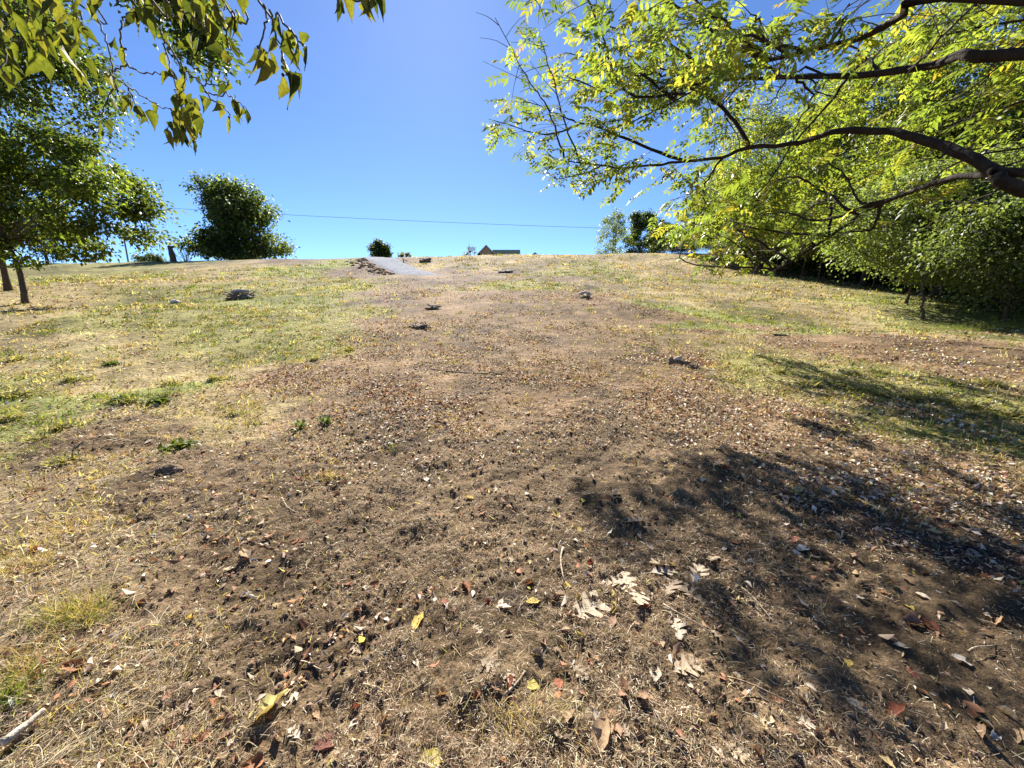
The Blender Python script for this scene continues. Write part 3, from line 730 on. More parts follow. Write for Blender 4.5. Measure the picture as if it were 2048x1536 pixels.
put_tree('crest_tree', tree_mesh(TH, 1, 7, 0, 26000, .44, DKG + GRG + MDG, .35, (0, 0), 401, crown_fn=crownC), tb, 0, 1, 'large rounded tree with dense leaves on the hill crest')
crest_tree('round_bush', 731, 784, 482, 68, DKG, 'round dark bush on the crest beside the gravel drive', 5000, .3, 40, 402, .05, .9, cat='bush', crad=(.18, .3))
crest_tree('thin_tree', 1188, 1270, 412, 74, GRG, 'thin grey-green tree with sky showing through on the crest', 5200, .26, 90, 403, .0, crad=(.10, .2))
crest_tree('dark_tree', 1240, 1330, 418, 80, DKG + GRG[:1], 'dark tree close behind the thin tree on the crest', 9000, .36, 60, 404, .1)
crest_tree('low_bush', 1290, 1360, 440, 56, DKG, 'low dark bush at the crest end of the wood', 5000, .25, 40, 405, .03, cat='bush')
crest_tree('grey_shrub', 922, 960, 489, 96, [(.16, .15, .12), (.13, .13, .10)], 'grey leafless-looking shrub beside the house gable', 900, .35, 26, 406, .1, cat='shrub')
crest_tree('crest_weed', 797, 822, 503, 60, [(.2, .19, .10), (.14, .15, .07)], 'low weedy growth on the crest by the drive', 900, .2, 16, 407, .0, cat='weed')
crest_tree('low_hedge', 262, 330, 506, 62, DKG + MDG[:1], 'low hedge on the crest beside the snag', 3500, .25, 30, 408, .0, cat='hedge')

# bare shrub and the broken snag beside the crest tree
def bare(name, px, pyb, pyt, Y, n, label):
    b = onground(P(px, pyb, Y)[0], Y, -.1); Hh = P(px, pyt, Y)[2] - b[2]; a = Acc()
    for i_ in range(n):
        d = np.array([rng.normal(0, .5), rng.normal(0, .4), 1.0]); d /= np.linalg.norm(d); L_ = Hh * rng.uniform(.5, 1)
        e = d * L_; m_ = e * .5 + rng.normal(0, .15, 3)
        tube(a, resample([np.zeros(3), m_, e], 6), np.linspace(.05, .015, 7)[:len(resample([np.zeros(3), m_, e], 6))], 4, (.16, .13, .11), .1, False)
        for t in range(3):
            f = rng.uniform(.4, .9); q = e * f; tube(a, resample([q, q + rng.normal(0, .1 * Hh, 3) + [0, 0, .14 * Hh]], 3), [.02, .015, .01], 3, (.16, .13, .11), 0, False)
    o = link(name, a.mesh(name), M['twig']); o.location = b; tag(o, label, 'shrub')
bare('bare_shrub', 372, 520, 478, 63, 16, 'leafless shrub between the snag and the big crest tree')
bare('bare_shrub', 318, 520, 488, 64, 8, 'leafless thin shrub beside the low hedge')
bs = onground(P(346, 518, 60)[0], 60, -.2); a = Acc(); hh = P(346, 492, 60)[2] - bs[2]
tube(a, resample([(0, 0, 0), (.05, 0, hh * .4), (-.12, 0, hh * .75), (-.2, 0, hh)], 9), np.linspace(.42, .3, 10), 8, (.12, .085, .065), .25)
tube(a, [(-.2, 0, hh * .93), (.35, 0, hh * .98), (.75, 0, hh * .93)], [.16, .12, .05], 6, (.12, .085, .065), .2)
tube(a, [(-.2, 0, hh * .9), (-.32, 0, hh * 1.08)], [.2, .03], 6, (.12, .085, .065), .2)
o = link('dead_snag', a.mesh('dead_snag'), M['bark']); o.location = bs; tag(o, 'broken dead tree trunk standing on the crest', 'snag')

# ------------------------------------------------------------------ walnut: trunk just outside the frame, limbs traced over the field
WB = (.032, .024, .018)
wroot = empty('overhanging_tree', onground(8.4, 5.0, -.05)); tag(wroot, 'tree with dark arching limbs and yellow-green feathery leaves reaching over the field', 'tree')
wo = np.array(wroot.location)
TRK = [np.array([8.4, 5.0, wo[2]]), np.array([8.3, 5.0, 1.6]), np.array([8.0, 4.9, 3.2]), np.array([8.1, 5.1, 5.5]), np.array([7.9, 5.3, 8.0])]
a = Acc(); tpx = resample(TRK, 20); tube(a, tpx - wo, np.linspace(.27, .12, len(tpx)), 12, WB, .12)
link('trunk', a.mesh('trunk'), M['bark'], wroot)
BR = []     # (points, r0, r1, leafy start)
def branch(px, Ys, r0, r1, pre=None, leafy=.0, n=26):
    pts = [P(x_, y_, Y_) for (x_, y_), Y_ in zip(px, np.interp(np.linspace(0, 1, len(px)), np.linspace(0, 1, len(Ys)), Ys))]
    if pre is not None: pts = [np.array(pre)] + pts
    BR.append((resample(pts, n, .006), r0, r1, leafy))
branch([(2048,107),(1924,109),(1879,125),(1810,139),(1719,150),(1628,153),(1560,155),(1491,157),(1420,160),(1360,150),(1300,128)], [4.2, 8.0], .060, .014, (7.95, 5.0, 4.6), .66)
branch([(1888,-5),(1810,27),(1728,75),(1651,93),(1582,109),(1537,121),(1468,141),(1437,160),(1389,182),(1350,202),(1275,238),(1226,257)], [3.6, 7.6], .038, .008, (7.6, 4.9, 4.7), .55)
branch([(1537,121),(1487,96),(1447,72),(1408,49),(1340,3),(1290,-40)], [5.4, 6.0], .034, .012, None, .0)
branch([(2048,378),(1993,342),(1929,310),(1874,289),(1810,269),(1755,260),(1673,262),(1628,276),(1582,289),(1491,296),(1446,314),(1372,322),(1323,329),(1245,335),(1203,330),(1141,322),(1108,316),(1079,290)], [3.5, 5.0, 6.9, 8.8], .060, .007, (8.2, 5.0, 2.6), .66, 54)
branch([(1372,322),(1323,306),(1258,280),(1209,260),(1167,247),(1105,268),(1069,265),(1030,252),(985,240)], [7.1, 8.8], .030, .007, None, .15)
branch([(1167,247),(1128,234),(1090,215),(1040,200)], [8.0, 8.6], .014, .006)
branch([(1496,290),(1470,244),(1437,208),(1389,179),(1340,169),(1275,150),(1200,120),(1130,105)], [6.2, 8.4], .034, .008)
branch([(1203,330),(1180,342),(1144,352),(1112,357),(1095,342)], [8.0, 8.5], .014, .006)
branch([(2048,344),(1970,349),(1892,358),(1838,378),(1774,401),(1719,431),(1628,494),(1564,533),(1537,542),(1505,540)], [3.6, 7.4], .044, .008, (8.2, 5.0, 2.9), .66, 30)
branch([(1774,401),(1719,403),(1692,351),(1655,324)], [5.3, 6.0], .020, .008, None, .3)
branch([(1774,401),(1673,433),(1623,440),(1569,424),(1520,430)], [5.3, 7.4], .028, .008, None, .1)
branch([(1765,406),(1751,447),(1737,460),(1700,462)], [5.4, 5.9], .022, .01, None, .2)
branch([(1733,114),(1692,160),(1664,200),(1619,251),(1582,292),(1550,346),(1505,397),(1446,438),(1400,455)], [6.0, 8.0], .022, .007, None, .2)
branch([(1900,290),(1888,310),(1870,315)], [3.6, 3.6], .014, .006, None, 2.)
# limbs deeper in the crown
tr_hi = [(8.0, 5.1, 4.4), (8.1, 5.1, 5.4), (8.0, 5.2, 6.4), (7.9, 5.3, 7.6)]
deep = [((990,35),6.6),((1080,80),6.4),((1180,40),6.2),((1130,150),6.0),((1280,60),7),((1400,20),7.5),((1320,180),7.4),((1450,90),6),((1420,230),7.6),((1560,40),6.5),((1530,210),7.2),((1650,60),6.5),((1700,210),7.0),
        ((1800,60),6.6),((1830,200),7.4),((1930,40),6.2),((1960,200),7.0),((1600,330),7.2),((1680,390),6.8),((1800,330),6.6),((1750,470),6.2),((1900,440),5.8),
        ((1230,-10),4.6),((1050,10),5.2),((1350,60),4.2),((1700,10),4.4),((1500,30),4.6),((1950,10),4.2),((1230,150),5.6),((1310,240),6.2),
        ((1480,350),9.6),((1390,400),10.4),((1370,460),10.8),((1500,450),9.8),((1620,470),9.0),((1340,400),11),((1450,500),10),((1560,400),10.5),((1700,330),9.5),((1540,300),10.5),((1430,300),10.5),((1640,250),10),((1780,250),9),((1880,330),8.5),((1400,520),10.2),((1560,500),9.2),
        ((1420,500),6.8),((1480,480),6.6),((1620,490),6.0),((1380,450),7.2),((1500,180),9.5),((1600,130),9),((1720,120),9),((1850,120),8.5),((1980,120),8),((1400,120),9),((1300,110),8.5),((1220,90),7.5),((1660,20),8.5),((1780,10),8),((1900,0),8)]
for (pp, Y_) in deep:
    e = P(pp[0], pp[1], Y_)
    cs = np.concatenate([BR[k_][0][8:-4] for k_ in (0, 1, 3, 8)] + [tpx[10:] + 0.0])
    ds = np.linalg.norm(cs - e, axis=1) + np.where(cs[:, 0] < e[0], 1.5, 0); s = cs[int(np.argmin(ds + rng.random(len(ds)) * .5))]
    L0_ = np.linalg.norm(e - s); m1 = s * .65 + e * .35 + np.array([0, .05, .10]) * L0_ + rng.normal(0, .07, 3) * L0_; m2 = s * .3 + e * .7 + np.array([0, .02, .06]) * L0_ + rng.normal(0, .06, 3) * L0_
    BR.append((resample([s, m1, m2, e], 18, .015), .020, .005, .12 if L0_ < 3 else .3))
tw = Acc(); leafpos = []; leafdir = []
for bi, (pts, r0, r1, lf) in enumerate(BR):
    a = Acc(); n_ = len(pts); tube(a, pts - wo, r0 + (r1 - r0) * np.linspace(0, 1, n_) ** .8, 8 if r0 > .04 else 6, WB, .18)
    link('branch', a.mesh('branch'), M['bark'], wroot)
    seg = np.linalg.norm(np.diff(pts, axis=0), axis=1); cum = np.concatenate([[0], np.cumsum(seg)]); Ltot = cum[-1]
    s_ = Ltot * lf if lf <= 1 else 1e9
    while s_ < Ltot:
        q = np.array([np.interp(s_, cum, pts[:, c]) for c in range(3)]); jj = min(np.searchsorted(cum, s_), n_ - 1); tn = pts[jj] - pts[max(jj - 1, 0)]; tn /= np.linalg.norm(tn) + 1e-9
        d = tn * .6 + rand_dir(1)[0] * .9; d[2] = d[2] * .45 + .03; d /= np.linalg.norm(d); L_ = rng.uniform(.2, .6) * (.6 if s_ > Ltot * .9 else 1) * (1.5 if bi > 13 else 1)
        e = q + d * L_ + [0, 0, -.12 * L_]; mid = q + d * L_ * .5 + rng.normal(0, .02, 3)
        tube(tw, resample([q, mid, e], 4) - wo, [.006, .005, .004, .003, .003][:len(resample([q, mid, e], 4))], 4, (.10, .075, .045), 0, False)
        nl = rng.integers(3, 6) if (bi < 14 or q[2] < 4.6) else rng.integers(2, 5)
        for f in np.linspace(.25, 1, nl):
            b = q + (e - q) * f; ld = d * .6 + rand_dir(1)[0] * .8; ld[2] = ld[2] * .4 - .08; leafpos.append(b); leafdir.append(ld / np.linalg.norm(ld))
        s_ += rng.uniform(.10, .22)
link('twigs', tw.mesh('twigs'), M['twig'], wroot)['kind'] = 'stuff'
leafpos = np.array(leafpos); leafdir = np.array(leafdir)
# keep the open sky and field clear as in the photograph: drop leaves that strayed far left or low
vx = leafpos[:, 0] / leafpos[:, 1]
dz = leafpos[:, 2] - CAMH - H0; cf = leafpos[:, 1] * CP - dz * SP; cu = dz * CP + leafpos[:, 1] * SP
lx = 1024 + FPX * leafpos[:, 0] / cf; ly = 768 - FPX * cu / cf
low = np.interp(lx, [900, 1000, 1040, 1150, 1230, 1320, 1380, 1450, 1530, 1600, 1680, 1780, 1900, 2048, 2300], [270, 290, 350, 365, 370, 470, 520, 535, 525, 500, 470, 440, 420, 400, 400])
lft = np.interp(ly, [-200, 0, 60, 120, 200, 260, 330, 380, 460], [930, 955, 985, 1010, 980, 940, 1020, 1090, 1310])
fbk = fbm(leafpos[:, 0], leafpos[:, 1] * .8 + leafpos[:, 2] * 1.3, .9, 2, 601) + fbm(leafpos[:, 0] * .7 + leafpos[:, 2], leafpos[:, 1], .7, 2, 607)
ok = (fbk > np.where((leafpos[:, 1] > 5.2) & (leafpos[:, 1] < 9.2) & (leafpos[:, 2] < 5.2), -.02, -.13)) & (leafpos[:, 1] > 1.2) & (ly < low + rng.normal(0, 8, len(lx))) & (lx > lft + np.abs(rng.normal(0, 25, len(lx))))
leafpos, leafdir = leafpos[ok], leafdir[ok]
def pinnate(seed, npair=6, low=False):
    r = np.random.default_rng(seed); V = []; Q = []; n = 0
    bend = r.uniform(.05, .3); side = r.uniform(-.12, .12)
    def rp(t): return np.array([side * t * t, t * (1 - .1 * bend * t), -bend * t * t])
    ts = np.linspace(0, 1, 5); pts = np.array([rp(t) for t in ts])
    for i_, p in enumerate(pts): V += [p + [-.007, 0, 0], p + [.007, 0, 0]]
    for i_ in range(4): Q.append((2*i_, 2*i_+1, 2*i_+3, 2*i_+2))
    n = len(V); out = []
    L0, _q = leaf_tpl([(0, .02), (.3, .20), (.65, .16), (1, .005)], .2, .2)
    if low: L0 = np.array([(0, 0, 0), (.21, .42, .05), (0, 1, -.15), (-.21, .42, .05)]); _q = np.array([(0, 1, 2, 3)])
    for p_ in range(npair * 2 + 1):
        if p_ == npair * 2: t = 1.0; ang = r.normal(0, .2); ln = .26
        else: t = .22 + .74 * (p_ // 2) / (npair - 1); ang = (1 if p_ % 2 else -1) * r.uniform(.8, 1.15); ln = r.uniform(.24, .36) * (1 - .25 * abs(t - .55))
        if r.random() < .06: continue
        c_, s_ = math.cos(ang), math.sin(ang); Rz = np.array([[c_, s_, 0], [-s_, c_, 0], [0, 0, 1]])
        dr = r.uniform(.0, .5); Rx = np.array([[1, 0, 0], [0, math.cos(dr), math.sin(dr)], [0, -math.sin(dr), math.cos(dr)]])
        W = (L0 * ln) @ Rx.T @ Rz.T + rp(t); V += list(W); Q += list((_q + n).tolist()); n += len(W)
    return np.array(V), np.array(Q)
PIN = [pinnate(s, 4 + s % 3) for s in range(6)]; PINL = [pinnate(s, 4 + s % 3, True) for s in range(6)]
WC = [(.16, .205, .05), (.20, .24, .055), (.115, .16, .045), (.29, .285, .065), (.40, .28, .05)]; WW = [1.2, 1, .9, .5, .15]
N = len(leafpos); ls = rng.uniform(.24, .42, N) * np.where(leafpos[:, 1] > 6.5, 1.2, 1)
upv = rand_dir(N) * .38; upv[:, 2] += .9
RF = frames(leafdir, upv); order = np.argsort(np.linalg.norm(leafpos - [0, 0, 1.5], axis=1) + rng.random(N) * .8)
WM = []
for s in range(6):
    for c in range(4):
        V, Q = PIN[s]; me = mesh('leaf', V, Q, None, np.repeat(palette([WC[c]], 1, .05), len(V), 0)); me.materials.append(M['walnut']); WM.append(me)
# individually built: the ones that show largest in view
inview = [i_ for i_ in order if (abs(leafpos[i_, 0] / leafpos[i_, 1]) < 1.15)]
single = set(inview[:290])
for i_ in single:
    o = link('leaf', WM[rng.integers(len(WM))], None, wroot)
    mt = Matrix(RF[i_].tolist()).to_4x4(); mt = Matrix.Translation(Vector((leafpos[i_] - wo).tolist())) @ mt @ Matrix.Scale(float(ls[i_]), 4); o.matrix_local = mt
rest = np.array([i_ for i_ in range(N) if i_ not in single])
a = Acc(); kk = rng.integers(0, 6, len(rest))
for s in range(6):
    m_ = rest[kk == s]; scatter(a, PINL[s], leafpos[m_] - wo, RF[m_], ls[m_], palette(WC, len(m_), .15, WW))
link('foliage', a.mesh('foliage'), M['walnut'], wroot)['kind'] = 'stuff'
print('walnut leaves', N, 'branches', len(BR))

# ------------------------------------------------------------------ hackberry: stands behind the camera, its twigs hang into view
hroot = empty('drooping_tree', onground(-2.0, -1.6, -.05)); tag(hroot, 'tree whose thin twigs hang down with ragged tapering leaves and dark berries', 'tree')
ho = np.array(hroot.location); HB = (.10, .085, .07)
a = Acc(); t_ = resample([ho, ho + [.05, .1, 1.5], ho + [.2, .2, 3.2], ho + [.1, .5, 5.0]], 14); tube(a, t_ - ho, np.linspace(.17, .06, len(t_)), 10, HB, .15); link('trunk', a.mesh('trunk'), M['bark'], hroot)
HT = [([(289,15),(321,63),(336,85),(362,129),(382,149),(404,168),(419,195),(443,208),(460,230)], 1.55, 1),
      ([(362,129),(370,151),(367,176),(355,190)], 1.55, 0), ([(321,63),(331,98),(340,137),(350,166),(353,188)], 1.5, 0),
      ([(404,168),(431,166),(458,159)], 1.56, 0), ([(409,181),(436,188),(458,190),(477,203),(492,215)], 1.55, 0),
      ([(282,22),(260,23),(245,39),(242,61),(243,83),(248,103),(254,127),(267,137),(287,144),(318,146),(340,140)], 1.6, 1),
      ([(254,127),(231,139),(223,149),(253,168),(277,186),(301,200),(321,212),(340,215)], 1.6, 0), ([(253,168),(265,195),(272,212)], 1.6, 0),
      ([(182,0),(196,37),(211,73),(221,117),(226,151),(231,166),(211,207),(201,227)], 1.7, 1), ([(231,166),(238,190),(258,235)], 1.7, 0),
      ([(520,0),(553,27),(580,56),(597,78),(609,90)], 1.12, 1), ([(526,7),(533,27),(528,63),(519,90),(523,107)], 1.12, 0), ([(538,17),(550,56),(563,105),(570,137),(585,156)], 1.12, 0),
      ([(443,-4),(465,22),(482,46)], 1.3, 1), ([(478,-4),(465,30),(453,68)], 1.32, 1),
      ([(353,188),(362,210),(370,240),(385,262),(392,280)], 1.52, 0), ([(340,215),(352,225),(345,245),(330,258)], 1.56, 0),
      ([(300,-5),(330,0),(370,20),(410,55),(430,75)], 1.4, 1), ([(672,-25),(680,-8),(703,-6),(738,-10),(752,-8)], 1.2, 1),
      ([(20,-10),(60,10),(110,40),(150,70)], 1.5, 1), ([(60,10),(50,60),(30,110),(15,150)], 1.55, 0), ([(110,40),(130,95),(160,140)], 1.6, 0), ([(130,-10),(150,25),(175,60)], 1.5, 1), ([(-10,20),(5,80),(10,150)], 1.3, 1),
      ([(340,-8),(300,8),(262,22)], 1.6, 1), ([(385,-5),(400,15),(420,40)], 1.4, 1), ([(90,-5),(70,30),(95,75)],1.4,1)]
tips = []
for (px_, Y_, top_) in HT:
    pts = np.array([P(x_, y_, Y_ + .03 * math.sin(i_ * 1.7)) for i_, (x_, y_) in enumerate(px_)])
    if top_:
        s0 = pts[0]; back = np.array([s0[0] * .9 - .05, s0[1] * .55, s0[2] + .30]); b2 = np.array([s0[0] * .6 - .7, -.35, s0[2] + .8]); j_ = t_[9 + rng.integers(0, 4)]
        full = resample([j_, b2, back] + list(pts), 5 * (len(pts) + 2), .003)
        rad = np.concatenate([np.linspace(.022, .0042, 15), np.full(max(0, len(full) - 15), .0035)])[:len(full)]; rad = rad * np.linspace(1, .6, len(full))
    else:
        full = resample(pts, 5 * (len(pts) - 1), .003); rad = np.linspace(.0028, .0014, len(full))
    a = Acc(); tube(a, full - ho, rad, 5, HB, .3); link('twig', a.mesh('twig'), M['twig'], hroot)
    tips.append((pts, Y_))
HP = [(0, .015), (.07, .13), (.18, .225), (.32, .25), (.46, .225), (.60, .165), (.74, .095), (.87, .04), (1.0, .004)]
HTP = [leaf_tpl(HP, f_, c_, t2, as_, .18, .12) for (f_, c_, t2, as_) in [(.12, .15, .2, .15), (.35, .3, -.3, .1), (.6, .1, .5, -.12), (.25, -.2, .1, .2), (.8, .25, .9, 0)]]
HC = [(.11, .125, .03), (.14, .15, .035), (.09, .105, .03), (.06, .075, .025), (.17, .16, .045)]
HM = []
for V, Q in HTP:
    for c in HC:
        Vj = V.copy(); Vj[:, 0] *= 1 + rng.normal(0, .10, len(V)); me = mesh('leaf', Vj, Q, None, np.repeat(np.array([c]), len(V), 0)); me.materials.append(M['hack']); HM.append(me)
def hleaf(base, tip, wfac=None, var=None):
    base = np.array(base); tip = np.array(tip); d = tip - base; L_ = np.linalg.norm(d)
    n_ = rand_dir(1)[0]; n_[1] -= 1.0 * rng.choice([-1, 1])
    R_ = frames(d[None], n_[None])[0]; o = link('leaf', HM[rng.integers(len(HM)) if var is None else var], None, hroot)
    wf = wfac if wfac else rng.uniform(.5, .95)
    o.matrix_local = Matrix.Translation(Vector((base - ho).tolist())) @ Matrix(R_.tolist()).to_4x4() @ Matrix.Diagonal((L_ * wf, L_, L_, 1))
C5 = lambda x_, y_: (150 + x_ / 4.096, y_ / 4.096)
for (x0, y0, x1, y1, w_, Y_) in [(1475,375,1430,590,75,1.12),(1520,450,1550,740,90,1.12),(1700,610,1675,830,85,1.12),(1620,150,1610,300,40,1.12),(1620,300,1590,440,45,1.12),(1600,410,1630,590,50,1.13),(1700,230,1690,410,45,1.1),(1790,350,1790,560,90,1.12),(1830,250,1915,350,95,1.12),(1900,370,1920,580,70,1.12),(1840,390,1850,580,55,1.13),(1760,580,1770,890,90,1.12),(1820,590,1840,800,60,1.14),(1770,280,1740,330,50,1.12),
        (1050,200,1030,330,80,1.4),(960,270,920,400,75,1.4),(1100,280,1120,460,115,1.4),(1200,270,1340,540,125,1.38),(1230,400,1250,570,75,1.4),(850,320,850,450,50,1.45),(1010,300,1005,480,35,1.4),(760,260,740,360,70,1.5),(530,190,500,310,60,1.6),(270,350,350,330,30,1.6),
        (190,700,140,800,120,1.6),(200,990,170,1120,90,1.6),(290,970,280,1100,90,1.6),(640,900,650,1070,85,1.55),(540,940,560,1060,70,1.55),(380,780,400,910,60,1.6),(970,1150,965,1270,45,1.55),(1260,950,1260,1090,35,1.55),(1330,860,1330,960,35,1.55),(1370,870,1360,1000,40,1.55),(1400,880,1420,1030,35,1.55),(1290,940,1380,1030,35,1.55),(1210,890,1190,965,50,1.55),(1080,790,1090,920,40,1.55),(1160,810,1155,940,40,1.55),
        (1220,0,1230,100,60,1.3),(1350,-60,1400,110,110,1.28),(1330,110,1390,175,70,1.3),(880,1020,895,1190,85,1.52),(820,1000,800,1100,60,1.52)]:
    b_ = P(*C5(x0, y0), Y_); t2 = P(*C5(x1, y1), Y_ - .01); L_ = np.hypot(x1 - x0, y1 - y0)
    hleaf(b_, t2, np.clip(w_ / L_ / .52, .4, 1.4))
for (x0, y0, x1, y1) in [(672,-8,683,33),(700,-5,703,43),(733,-8,735,30),(752,-6,752,27)]:
    hleaf(P(x0, y0, 1.2), P(x1, y1, 1.19), .9)
# the rest hang along the twigs
nh = 62; cand = []
for (pts, Y_) in tips:
    f_ = resample(pts, 30); cand += [q for q in f_[len(f_) // 4:]]
dense = [P(rng.uniform(345, 400), rng.uniform(185, 262), rng.uniform(1.45, 1.62)) for _ in range(34)]
topl = [P(rng.uniform(-20, 185), rng.uniform(-40, 130) * (1 if rng.random() < .7 else .4), rng.uniform(1.15, 1.8)) for _ in range(60)] + [P(rng.uniform(260, 440), rng.uniform(-40, 12), rng.uniform(1.3, 1.6)) for _ in range(22)]
pool = [cand[i_] for i_ in rng.choice(len(cand), 80, replace=False)] + dense + topl
for q in pool:
    L_ = rng.uniform(.045, .085); d = np.array([rng.normal(0, .3), rng.normal(0, .25), -1.0]); d /= np.linalg.norm(d)
    hleaf(q, q + d * L_)
# berries
bm = None
ph = np.linspace(0, math.pi, 6); V = []; Q = []
for i_, p_ in enumerate(ph):
    for j in range(8): V.append((math.sin(p_) * math.cos(j * math.pi / 4), math.sin(p_) * math.sin(j * math.pi / 4), math.cos(p_)))
for i_ in range(5):
    for j in range(8): Q.append((i_*8+j, i_*8+(j+1) % 8, (i_+1)*8+(j+1) % 8, (i_+1)*8+j))
bme = mesh('berry', np.array(V) * .0042, Q, None, np.repeat([(.035, .022, .025)], len(V), 0)); bme.materials.append(M['twig'])
for (x_, y_, Y_) in [(1500,380,1.12),(1790,285,1.12),(1800,345,1.12),(1700,545,1.12),(1703,605,1.12),(415,395,1.6),(418,692,1.6),(500,872,1.6),(1340,860,1.55),(1262,955,1.55),(970,1150,1.55),(350,738,1.6),(295,660,1.6)]:
    o = link('berry', bme, None, hroot); o.location = P(*C5(x_, y_), Y_) - ho

# ------------------------------------------------------------------ things lying on the field
def stick(p0, p1, r, label, bend=.05, col=(.16, .12, .09), lift=.012, forks=0, group=None):
    p0, p1 = np.array(p0), np.array(p1); n_ = 9; pts = []
    side = np.array([-(p1 - p0)[1], (p1 - p0)[0]]); ph_ = rng.uniform(0, 6)
    for i_ in range(n_):
        f = i_ / (n_ - 1); q = p0[:2] * (1 - f) + p1[:2] * f + side * bend * math.sin(f * 4 + ph_)
        pts.append((q[0], q[1], float(hgt(*q)) + lift))
    pts = np.array(pts); org = pts[0].copy(); a = Acc(); tube(a, pts - org, np.linspace(r, r * .5, n_), 6, col, .25)
    for k_ in range(forks):
        q = pts[3 + 2 * k_ % 5]; d = np.array([rng.normal(0, .3), rng.normal(0, .3), .06]) * np.linalg.norm(p1 - p0)
        tube(a, [q - org, q - org + d], [r * .6, r * .25], 5, col, .1)
    o = link('fallen_stick', a.mesh('fallen_stick'), M['wood']); o.location = org; tag(o, label, 'stick', group); return o
stick(ground(858, 739), ground(1012, 750), .014, 'long thin dark stick lying across the leaf litter', .03, forks=2)
stick(ground(1126, 1100), ground(1124, 1165), .006, 'short pale twig near the oak leaf pile', .04, (.50, .40, .28), .016)
stick(ground(806, 960), ground(830, 980), .007, 'short dark twig on bare soil', .03, (.20, .14, .10), .016)
stick(ground(1455, 1366), ground(1610, 1415), .004, 'thin bent brown twig lying in dappled shade', .06, (.24, .17, .10), .016, 1)
stick(ground(1010, 1400), ground(1050, 1350), .007, 'broken grey-brown twig beside the bright yellow leaf', .03, (.32, .25, .18), .018)
stick(ground(1960, 695), ground(2046, 702), .016, 'dark stick lying at the edge by the shrubs', .04)
stick(ground(1690, 665), ground(1790, 664), .016, 'pale stick lying on the dry grass', .03, (.45, .38, .28))
stick(ground(1545, 672), ground(1578, 673), .035, 'dark chunk of stick lying on the leaf litter', .02, (.10, .075, .055), .03)
stick(ground(1080, 720), ground(1130, 722), .013, 'straight pale stick beside the long dark stick', .02, (.42, .30, .18))
stick(ground(10, 1500), ground(92, 1432), .016, 'bleached broken stick lying in straw', .03, (.42, .35, .27), .03)
for (a_, b_, c_, d_) in [(1940,1310,1985,1290),(1150,990,1185,985),(560,1000,600,1030),(1330,1210,1420,1275),(1230,760,1290,766),(600,1330,650,1342),(730,1370,780,1400),(1480,1180,1560,1255)]:
    stick(ground(a_, b_), ground(c_, d_), .0035, 'thin dry stem lying loose on the soil', .06, (.42, .33, .22), .014, 0, 'thin dry stems on the soil')

def lump(acc, c, s, col, seed, ru=10, rv=6, rough=.35):
    r = np.random.default_rng(seed); V = []; Q = []
    for i_ in range(rv + 1):
        p_ = math.pi * i_ / rv
        for j in range(ru):
            t = 2 * math.pi * j / ru; k_ = 1 + (r.random() - .5) * rough
            V.append((c[0] + s[0] * math.sin(p_) * math.cos(t) * k_, c[1] + s[1] * math.sin(p_) * math.sin(t) * k_, c[2] + s[2] * math.cos(p_) * k_))
    for i_ in range(rv):
        for j in range(ru): Q.append((i_*ru+j, (i_+1)*ru+j, (i_+1)*ru+(j+1) % ru, i_*ru+(j+1) % ru))
    acc.add(V, Q, None, col)
# wood chunk with a pale cut end
q = ground(1352, 728); o = empty('wood_chunk', q); tag(o, 'knobbly chunk of dead wood with a pale broken end on the leaf litter', 'wood')
a = Acc(); lump(a, (0, 0, .03), (.17, .10, .06), (.16, .11, .075), 5); lump(a, (-.10, .02, .08), (.05, .05, .055), (.20, .14, .09), 6); lump(a, (.14, -.06, .02), (.13, .07, .05), (.12, .085, .06), 8)
link('block', a.mesh('block'), M['wood'], o)
a = Acc(); tube(a, [(-.04, 0, .07), (.02, -.01, .11), (.09, -.02, .13)], [.04, .045, .04], 8, (.45, .38, .30), .15); link('broken_end', a.mesh('broken_end'), M['wood'], o)
# brush piles and stumps
def brush(px, py, wpx, hpx, label, col=(.16, .13, .10), n=40, log=None):
    q = ground(px, py); dep = q[1]; W_ = wpx / FPX * dep / 2; Hh = hpx / FPX * dep
    o = empty('brush_pile', q); tag(o, label, 'brush pile')
    a = Acc(); lump(a, (0, 0, 0), (W_ * .6, W_ * .5, Hh * .3), (.20, .145, .095), int(px), 18, 8, .9); lump(a, (W_ * .3, .1, 0), (W_ * .3, W_ * .4, Hh * .45), (.16, .12, .085), int(px) + 1, 14, 7, 1.0); link('heap', a.mesh('heap'), M['stone'], o)
    for i_ in range(n):
        a = Acc(); an = rng.uniform(0, 6.28); L_ = W_ * rng.uniform(.4, 1.1); c = np.array([rng.uniform(-.6, .6) * W_, rng.uniform(-.4, .4) * W_, Hh * rng.uniform(.1, .7)])
        d = np.array([math.cos(an), math.sin(an) * .7, rng.normal(.1, .3)]) * L_ / 2
        tube(a, resample([c - d, c + rng.normal(0, .03, 3), c + d], 6), np.linspace(.022, .010, 7) * dep / 12, 5, np.array(col) * rng.uniform(.6, 2.4), .2); link('stick', a.mesh('stick'), M['wood'], o)
    if log:
        a = Acc(); tube(a, [(-W_ * .4, -.1, Hh * .8), (0, -.1, Hh * .95), (W_ * .55, -.05, Hh * .85)], [.06, .07, .06], 8, log, .15); link('log', a.mesh('log'), M['wood'], o)
brush(482, 597, 72, 16, 'dark brush pile with grass round it on the green slope', log=(.4, .36, .3))
brush(864, 617, 44, 7, 'small low brush pile on the red-brown litter', n=12)
brush(836, 655, 58, 8, 'flat scatter of brush below the small brush pile', n=14)
brush(1168, 595, 36, 10, 'little brush pile with pale sticks beside russet leaves', (.34, .29, .22), 14, (.5, .45, .36))
brush(852, 524, 30, 9, 'dark heap of roots and earth right of the gravel drive', n=14)
